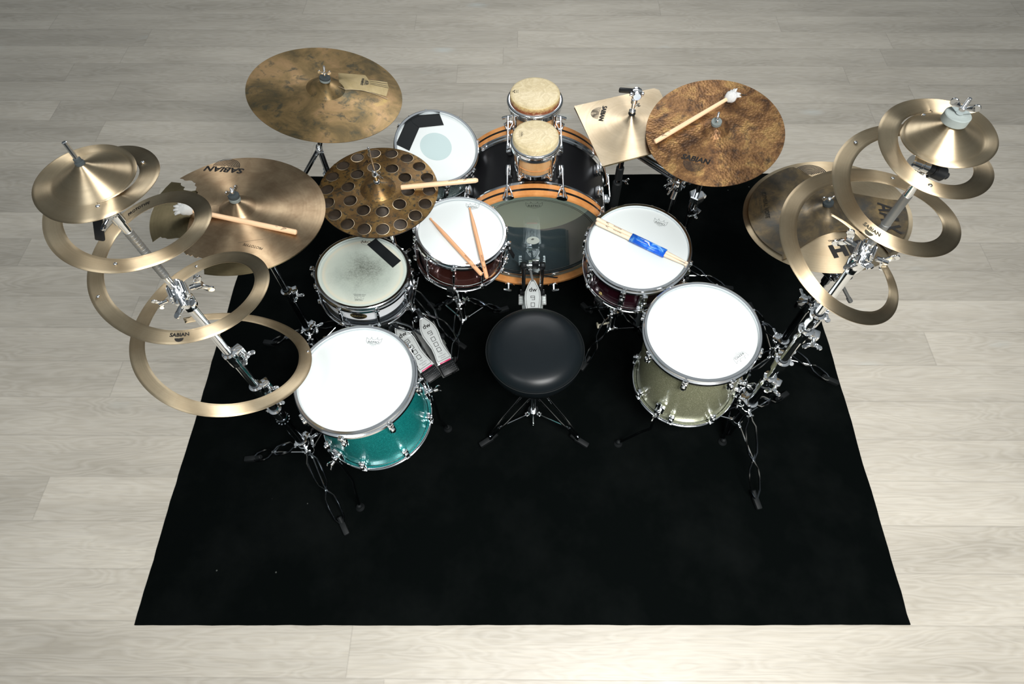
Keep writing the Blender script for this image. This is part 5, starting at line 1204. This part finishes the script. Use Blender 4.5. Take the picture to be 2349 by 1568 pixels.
sC = snare_stand('chrome snare stand with a pale T handle under the plum snare drum', .385, 1.395, (.416, 1.395, .618), (-.022, -.08, 1), .187, .155, [(.285, 1.54), (.265, 1.235), (.585, 1.36)], .30, [math.radians(a) for a in (-135, -15, 100)], .20, .07)
M['ivory'], nt_, b_ = mat('pale_plastic', (.62, .58, .45), .4)
mb = MB(); mb.tube([(.372, 1.385, .13), (.325, 1.372, .13)], .004, 10); mb.box(.008, .014, .045, T(.322, 1.371, .13) @ RX(.9), .003); obj('pale_handle', mb, 'ivory', sC)['label'] = 'pale ivory T handle'

# ------------------------------------------------------------ pedals
def pedal(name, label, toe, heel, kind, tilt=0):
    """toe: far raised end, heel: near end at floor level"""
    toe, heel = Vector(toe), Vector(heel); d = toe-heel; L = d.length
    t = thing(name, label, 'pedal', (heel.x, heel.y, RUGZ)); y = d.normalized(); x = Vector((y.y, -y.x, 0)).normalized(); z = x.cross(y)
    m = Matrix((x, y, z)).transposed().to_4x4(); m.translation = heel      # local y runs from heel to toe
    hp = .058; s = (L-hp)/.235
    W_ = [(0, .034), (.012, .034), (.045, .029), (.08, .027), (.115, .032), (.15, .036), (.18, .033), (.205, .024), (.225, .015), (.235, .009)]
    out_ = [(w, hp+a*s) for a, w in W_]+[(-w, hp+a*s) for a, w in reversed(W_)]
    mb = MB(); mb.prism(out_, .006, .012, m); fb = obj('footboard', mb, 'pedal', t, sharp=40)
    ins = [((w-.0055), hp+.010+a*s*.945) for a, w in W_]; ins += [(-a, b_) for a, b_ in reversed(ins)]
    decal('inset_line', stroke(ins, .0016, True), flat(.0124), 'ink', fb, m, 0)
    def nine(w, h): return stroke([(w/2, h*.02), (-w/2, h*.02), (-w/2, h/2), (w/2, h/2), (w/2, -h/2), (-w/2*.6, -h/2)], .0022)
    def zero(w, h): return stroke([(-w/2, -h/2), (w/2, -h/2), (w/2, h/2), (-w/2, h/2)], .0022, True)
    gl = [xf2(text2d('dw', .028, .0008), 0, hp+.188*s), xf2(nine(.017, .017), 0, hp+.150*s)]+[xf2(zero(.016, .017), 0, hp+k*s) for k in (.118, .090, .062)]
    gl += [xf2(text2d('The', .008), 0, hp+.042*s), xf2(text2d("Drummer's", .0075), 0, hp+.031*s), xf2(text2d('Choice', .0075), 0, hp+.021*s)]
    decal('lettering', merge(*gl), flat(.0124), 'ink', fb, m, 0)
    mb = MB(); mb.box(.070, hp-.006, .014, m @ T(0, hp/2-.002, .004), .004); hpl = obj('heel_plate', mb, 'black', t)
    mb = MB()
    for i in range(9):
        for j in range(5):
            if j in (3,) and 2 < i < 7: continue
            mb.ball((0, 0, 0), .0021, 6, M_=m @ T(-.028+i*.007, .008+j*.0085, .0115))
    obj('grip_studs', mb, 'chrome', hpl)
    mb = MB(); mb.box(.050, .006, .006, m @ T(0, hp-.001, .012), .002); obj('accent_bar', mb, 'pink', t)
    mb = MB(); mb.cyl(.0035, -.036, .036, m @ T(0, hp-.001, .008) @ RY(PI/2), 10); obj('hinge_pin', mb, 'chrome', t)
    # base plate on the rug
    d2 = Vector((d.x, d.y, 0)); L2 = d2.length; y2 = d2.normalized(); x2 = Vector((y2.y, -y2.x, 0)); m2 = Matrix((x2, y2, Vector((0, 0, 1)))).transposed().to_4x4(); m2.translation = Vector((heel.x, heel.y, RUGZ))
    mb = MB(); mb.prism([(-.038, .006), (.038, .006), (.044, L2*.6), (.055, L2+.02), (-.055, L2+.02), (-.044, L2*.6)], 0, .005, m2); obj('base_plate', mb, 'pedal_grey', t)
    if kind == 'bass':
        for sg in (1, -1):
            mb = MB(); mb.box(.018, .020, .030, m2 @ T(sg*.048, L2-.012, .018), .004); mb.cyl(.0085, .02, .205, m2 @ T(sg*.040, L2+.004, 0), 16, .002); mb.box(.026, .030, .020, m2 @ T(sg*.040, L2+.002, .205), .005); obj('upright_post', mb, 'black', t)
            mb = MB(); mb.box(.022, .055, .010, m2 @ T(sg*.052, L2-.04, .010), .003)
            for k in range(3): mb.box(.014, .003, .016, m2 @ T(sg*.052, L2-.055+k*.012, .014))
            obj('side_bracket', mb, 'pedal', t)
        mb = MB(); mb.cyl(.0055, -.040, .040, m2 @ T(0, L2+.004, .205) @ RY(PI/2), 14); mb.lathe([(.018, -.007), (.022, -.007), (.022, .007), (.018, .007)], 24, m2 @ T(-.012, L2+.004, .205) @ RY(PI/2), closed=True); mb.cyl(.012, -.006, .006, m2 @ T(-.012, L2+.004, .205) @ RY(PI/2), 16); obj('drive_shaft', mb, 'chrome', t)
        mb = MB()
        a_ = m2 @ Vector((-.012, L2-.018, .205)); b_ = m @ Vector((0, L-.004, .012))
        for i in range(14): p_ = a_.lerp(b_, i/13); mb.box(.010, .006, .006, Matrix.Translation(p_), .001)
        obj('drive_chain', mb, 'steel', t)
        mb = MB(); mb.box(.030, .026, .040, m2 @ T(.010, L2-.004, .222), .006); obj('beater_hub', mb, 'black', t)
        mb = MB(); mb.box(.032, .012, .008, m2 @ T(.010, L2-.004, .246), .003); mb.tube([m2 @ Vector((.036, L2-.004, .19)), m2 @ Vector((.034, L2-.02, .10))], .0045, 10); mb.ball(m2 @ Vector((.034, L2-.02, .095)), .008, 12); obj('spring_link', mb, 'chrome', t)
    else:
        for sg in (1, -1):
            mb = MB(); mb.tube([m2 @ Vector((sg*.046, L2*.55, .006)), m2 @ Vector((sg*.046, L2+.01, .012)), m2 @ Vector((sg*.030, L2+.05, .03))], .003, 8); obj('radius_rod', mb, 'chrome', t)
        mb = MB(); mb.box(.020, .05, .006, m @ T(0, L+.02, .010), .002); mb.box(.05, .016, .05, m2 @ T(0, L2+.045, .026), .004); obj('linkage', mb, 'chrome_dark', t)
        if kind == 'slave':
            mb = MB(); mb.cyl(.008, .0, .16, m2 @ T(-.03, L2+.03, 0), 14, .002); mb.cyl(.008, .0, .16, m2 @ T(.03, L2+.03, 0), 14, .002); obj('upright_post', mb, 'black', t)
    return t
pedal('bass_drum_pedal', 'silver bass drum pedal between the bass drum and the round stool', (.052, 1.620, .105), (.052, 1.345, .022), 'bass')
pedal('hi_hat_pedal', 'silver foot pedal with magenta bar, nearer the stool of the two left pedals', (-.425, 1.425, .100), (-.292, 1.200, .020), 'hat')
pedal('double_bass_pedal', 'silver foot pedal with magenta bar, half covered by the teal floor tom', (-.528, 1.378, .100), (-.360, 1.172, .020), 'slave')
# drive shaft of the remote pedal and the cable
mb = MB(); pts = [ray(1178, 597, z=.14), ray(1205, 617, z=.15), ray(1240, 630, z=.10), ray(1270, 636, z=.05), ray(1300, 637, z=.03), ray(1328, 630, z=.012), ray(1345, 622, z=.012)]
mb.tube(pts, .0035, 10); cb = obj('cable', mb, 'cable'); tag(cb, 'thin black cable curving in front of the bass drum beside its pedal', 'cable')

# ------------------------------------------------------------ sticks and mallets
def stick_mb(L, r=.0074, tip=True):
    p = [(1e-5, 0), (.0045, .0005), (.0066, .003), (r, .009), (r, L*.68), (r*.88, L*.78), (r*.62, L*.90), (r*.40, L-.014)]
    if tip: p += [(.0026, L-.0125), (.0042, L-.008), (.0044, L-.005), (.0032, L-.0015), (1e-5, L)]
    else: p = [(1e-5, 0), (.0045, .0005), (.0066, .003), (r, .009), (r, L-.004), (r*.8, L-.001), (1e-5, L)]
    m = local(MB()); m.lathe(p, 20); return m
def vmark(k=1): return merge(stroke([(-.005*k, .006*k), (0, -.006*k), (.005*k, .006*k)], .0012), stroke([(-.002*k, .004*k), (0, -.002*k), (.002*k, .004*k)], .0007))
def stick(name, label, butt, tip, m, cat='drumstick', parent=None, bead=True, r=.0074, upv=(0, 0, 1)):
    butt, tip = Vector(butt), Vector(tip); L = (tip-butt).length; z = (tip-butt).normalized(); x = Vector(upv); x = (x-z*x.dot(z)).normalized(); M_ = Matrix((x, z.cross(x), z)).transposed().to_4x4(); M_.translation = butt
    if parent: o = obj(name, stick_mb(L, r, bead), m, parent, M_)
    else: o = obj(name, stick_mb(L, r, bead), m, None, M_); tag(o, label, cat)
    fn = lambda u, v: ((r+.0003)*math.cos(u/r), (r+.0003)*math.sin(u/r), v)
    decal('maker_mark', merge(xf2(vmark(), 0, .045), xf2(text2d('DRUM STICK', .0055, .0002), 0, .085, -PI/2)), fn, 'ink', o, M_)
    return o
def onhead(u, v, C, n, up=0.0): 
    n = Vector(n).normalized(); return onplane(u, v, Vector(C)+n*up, n)
CB, nB = (-.216, 1.478, .607), (.09, .012, 1)
stick('drumstick', 'wooden stick on the copper snare, left one with its tip to the upper left', onhead(1105, 630, CB, nB, .012), onhead(986, 500, CB, nB, -.003), 'hickory_tan')
stick('drumstick', 'wooden stick on the copper snare, right one pointing at the crown print', onhead(1117, 638, CB, nB, .014), onhead(1077, 476, CB, nB, -.003), 'hickory_tan')
stick('drumstick', 'light wooden stick lying on the pierced hi-hat with its end sticking out', onhead(1097, 413, C2, n2_, .022), onhead(919, 430, C2, n2_, .020), 'hickory', bead=False, r=.0085)
CC, nC = (.416, 1.395, .618), (-.022, -.08, 1)
b1_, t1_ = onhead(1366, 505, CC, nC, .0085), onhead(1577, 606, CC, nC, .004)
pr = thing('drumstick_pair', 'new pair of pale sticks held by a blue paper sleeve, on the plum snare', 'drumsticks', b1_.lerp(t1_, .5))
ax = (t1_-b1_).normalized(); nCn = Vector(nC).normalized(); sd = nCn.cross(ax).normalized()
for sg in (1, -1): stick('drumstick', '', b1_+sd*sg*.0080+ax*(.006 if sg < 0 else 0), t1_+sd*sg*.0050, 'hickory_pale', parent=pr, r=.0076, upv=tuple(nCn))
L_ = (t1_-b1_).length; a_, b_ = b1_+ax*L_*.395, b1_+ax*L_*.765
Ms = Matrix((sd, nCn, -ax)).transposed().to_4x4(); 
if Ms.determinant() < 0: Ms = Matrix((-sd, nCn, -ax)).transposed().to_4x4()
Ms.translation = a_.lerp(b_, .5)
hl = (b_-a_).length/2; rr_ = .0090; sx = .0083
sec = [(sx+rr_*math.sin(PI*i/10), rr_*math.cos(PI*i/10)) for i in range(11)]+[(-sx-rr_*math.sin(PI*i/10), -rr_*math.cos(PI*i/10)) for i in range(11)]
mb = local(MB()); mb.v = [Vector((x, y, z)) for z in (-hl, hl) for x, y in sec]; n_ = len(sec); mb.f = [(i, (i+1) % n_, n_+(i+1) % n_, n_+i) for i in range(n_)]
slv = obj('paper_sleeve', mb, 'sleeve', pr, Ms); smd = slv.modifiers.new('thick', 'SOLIDIFY'); smd.thickness = .0004
Md = Matrix((ax, nCn.cross(ax), nCn)).transposed().to_4x4(); Md.translation = a_.lerp(b_, .5)+nCn*(rr_+.0022)
lines = merge(stroke([(-.034, .0062), (-.010, .0062)], .0007), stroke([(-.040, -.0066), (-.004, -.0066)], .0008), stroke([(.008, -.0068), (.030, -.0068)], .0006))
decal('sleeve_mark', merge(stroke([(-.016, .0035), (-.001, .0045), (.008, -.0075)], .0026), stroke([(-.006, .0), (-.001, .0015), (.003, -.005)], .0012), lines), flat(0), 'white_ink', pr, Md, 0)

def mallet(label, butt, head, hr=.024, sq=(1, 1, 1), m='hickory'):
    butt, head = Vector(butt), Vector(head); z = (head-butt).normalized(); t = thing('mallet', label, 'mallet', butt.lerp(head, .5))
    L = (head-butt).length; x = (Vector((0, 0, 1))-z*z.z).normalized(); M_ = Matrix((x, z.cross(x), z)).transposed().to_4x4(); M_.translation = butt
    mb = local(MB()); mb.lathe([(1e-5, 0), (.006, .001), (.0082, .004), (.0082, L*.5), (.0064, L), (1e-5, L+.002)], 20); obj('handle', mb, m, t, M_)
    fn = lambda u, v: (.0085*math.cos(u/.0082), .0085*math.sin(u/.0082), v); decal('maker_mark', merge(xf2(vmark(1.3), 0, .038), xf2(text2d('T3', .006), 0, .060, -PI/2)), fn, 'ink', t, M_)
    random.seed(5); mb = MB(); n_, k_ = 28, 16; vs = []
    for i in range(k_+1):
        for j in range(n_):
            a, b_ = PI*i/k_, 2*PI*j/n_; rr = hr*(1+.05*math.sin(5*b_+3*a)+.04*random.uniform(-1, 1)); vs.append(head+Vector((rr*math.sin(a)*math.cos(b_)*sq[0], rr*math.sin(a)*math.sin(b_)*sq[1], rr*math.cos(a)*sq[2])))
    mb.add(vs, [(i*n_+j, i*n_+(j+1) % n_, (i+1)*n_+(j+1) % n_, (i+1)*n_+j) for i in range(k_) for j in range(n_)])
    fl_ = obj('fleece_head', mb, 'fleece', t, sharp=0)
    mb = MB(); sd = z.cross(Vector((0, 0, 1))).normalized()
    for i in range(9):
        d = (z*random.uniform(.5, 1)+sd*random.uniform(-.7, .7)+Vector((0, 0, random.uniform(-.1, .3)))).normalized(); p0 = head+d*hr*.85
        mb.tube([p0, p0+d*.008, p0+d*.017+Vector((0, 0, -.003))], [.006, .0045, .002], 8)
    obj('fleece_tuft', mb, 'fleece', fl_, sharp=0)
def oncym(u, v, C, n, M_, h, up): 
    p = poly_local([(u, v)], C, n, M_)[0]; z = h(*p)+up
    for _ in range(3):
        n = Vector(n).normalized(); q = onplane(u, v, Vector(C)+n*z, n); l = M_.inverted() @ q; z = h(l.x, l.y)+up
    return q
mallet('fleece headed mallet lying on the torn bronze crash cymbal', oncym(681, 533, C3, n3_, M3, h3, .0095), oncym(427, 480, C3, n3_, M3, h3, .020), .021, (1.15, .85, .85), 'hickory')
mallet('fleece headed mallet lying on the hammered brown crash cymbal', oncym(1501, 326, C4, n4_, M4, h4, .0095), oncym(1676, 222, C4, n4_, M4, h4, .020), .021, (.95, .95, .9), 'hickory')
for a_, b_ in (((1664, 204), (1675, 212)), ((1716, 220), (1698, 218))):
    g = poly_local([a_, b_, ((a_[0]+b_[0])/2, b_[1]+1)], C4, n4_, M4)
    q = [g[0], g[1], (g[1][0]+.006, g[1][1]-.008)]
    decal('dark_mark', (q, [(0, 1, 2)]), h4, 'ink', bc, M4, .0012)

# ------------------------------------------------------------ groups of repeats
GROUPS = {'spiral_cymbal': 'spiral cymbals on the two outer stands', 'floor_tom': 'floor toms', 'snare_drum': 'snare drums on stands', 'snare_stand': 'snare stands',
          'bongo_drum': 'pair of bongos above the bass drum', 'mallet': 'fleece mallets lying on cymbals', 'hi_hat_cymbal': 'hi-hat cymbal pair',
          'square_cymbal': 'square cymbal pair', 'cymbal_stand': 'straight cymbal stands', 'boom_cymbal_stand': 'boom cymbal stands'}
for o in bpy.data.objects:
    k = o.name.split('.')[0]
    if o.parent is None and k in GROUPS: o['group'] = GROUPS[k]
    if o.parent is None and k == 'drumstick': o['group'] = 'loose drumsticks'
    if o.parent is None and k == 'crash_cymbal': o['group'] = 'crash cymbals'
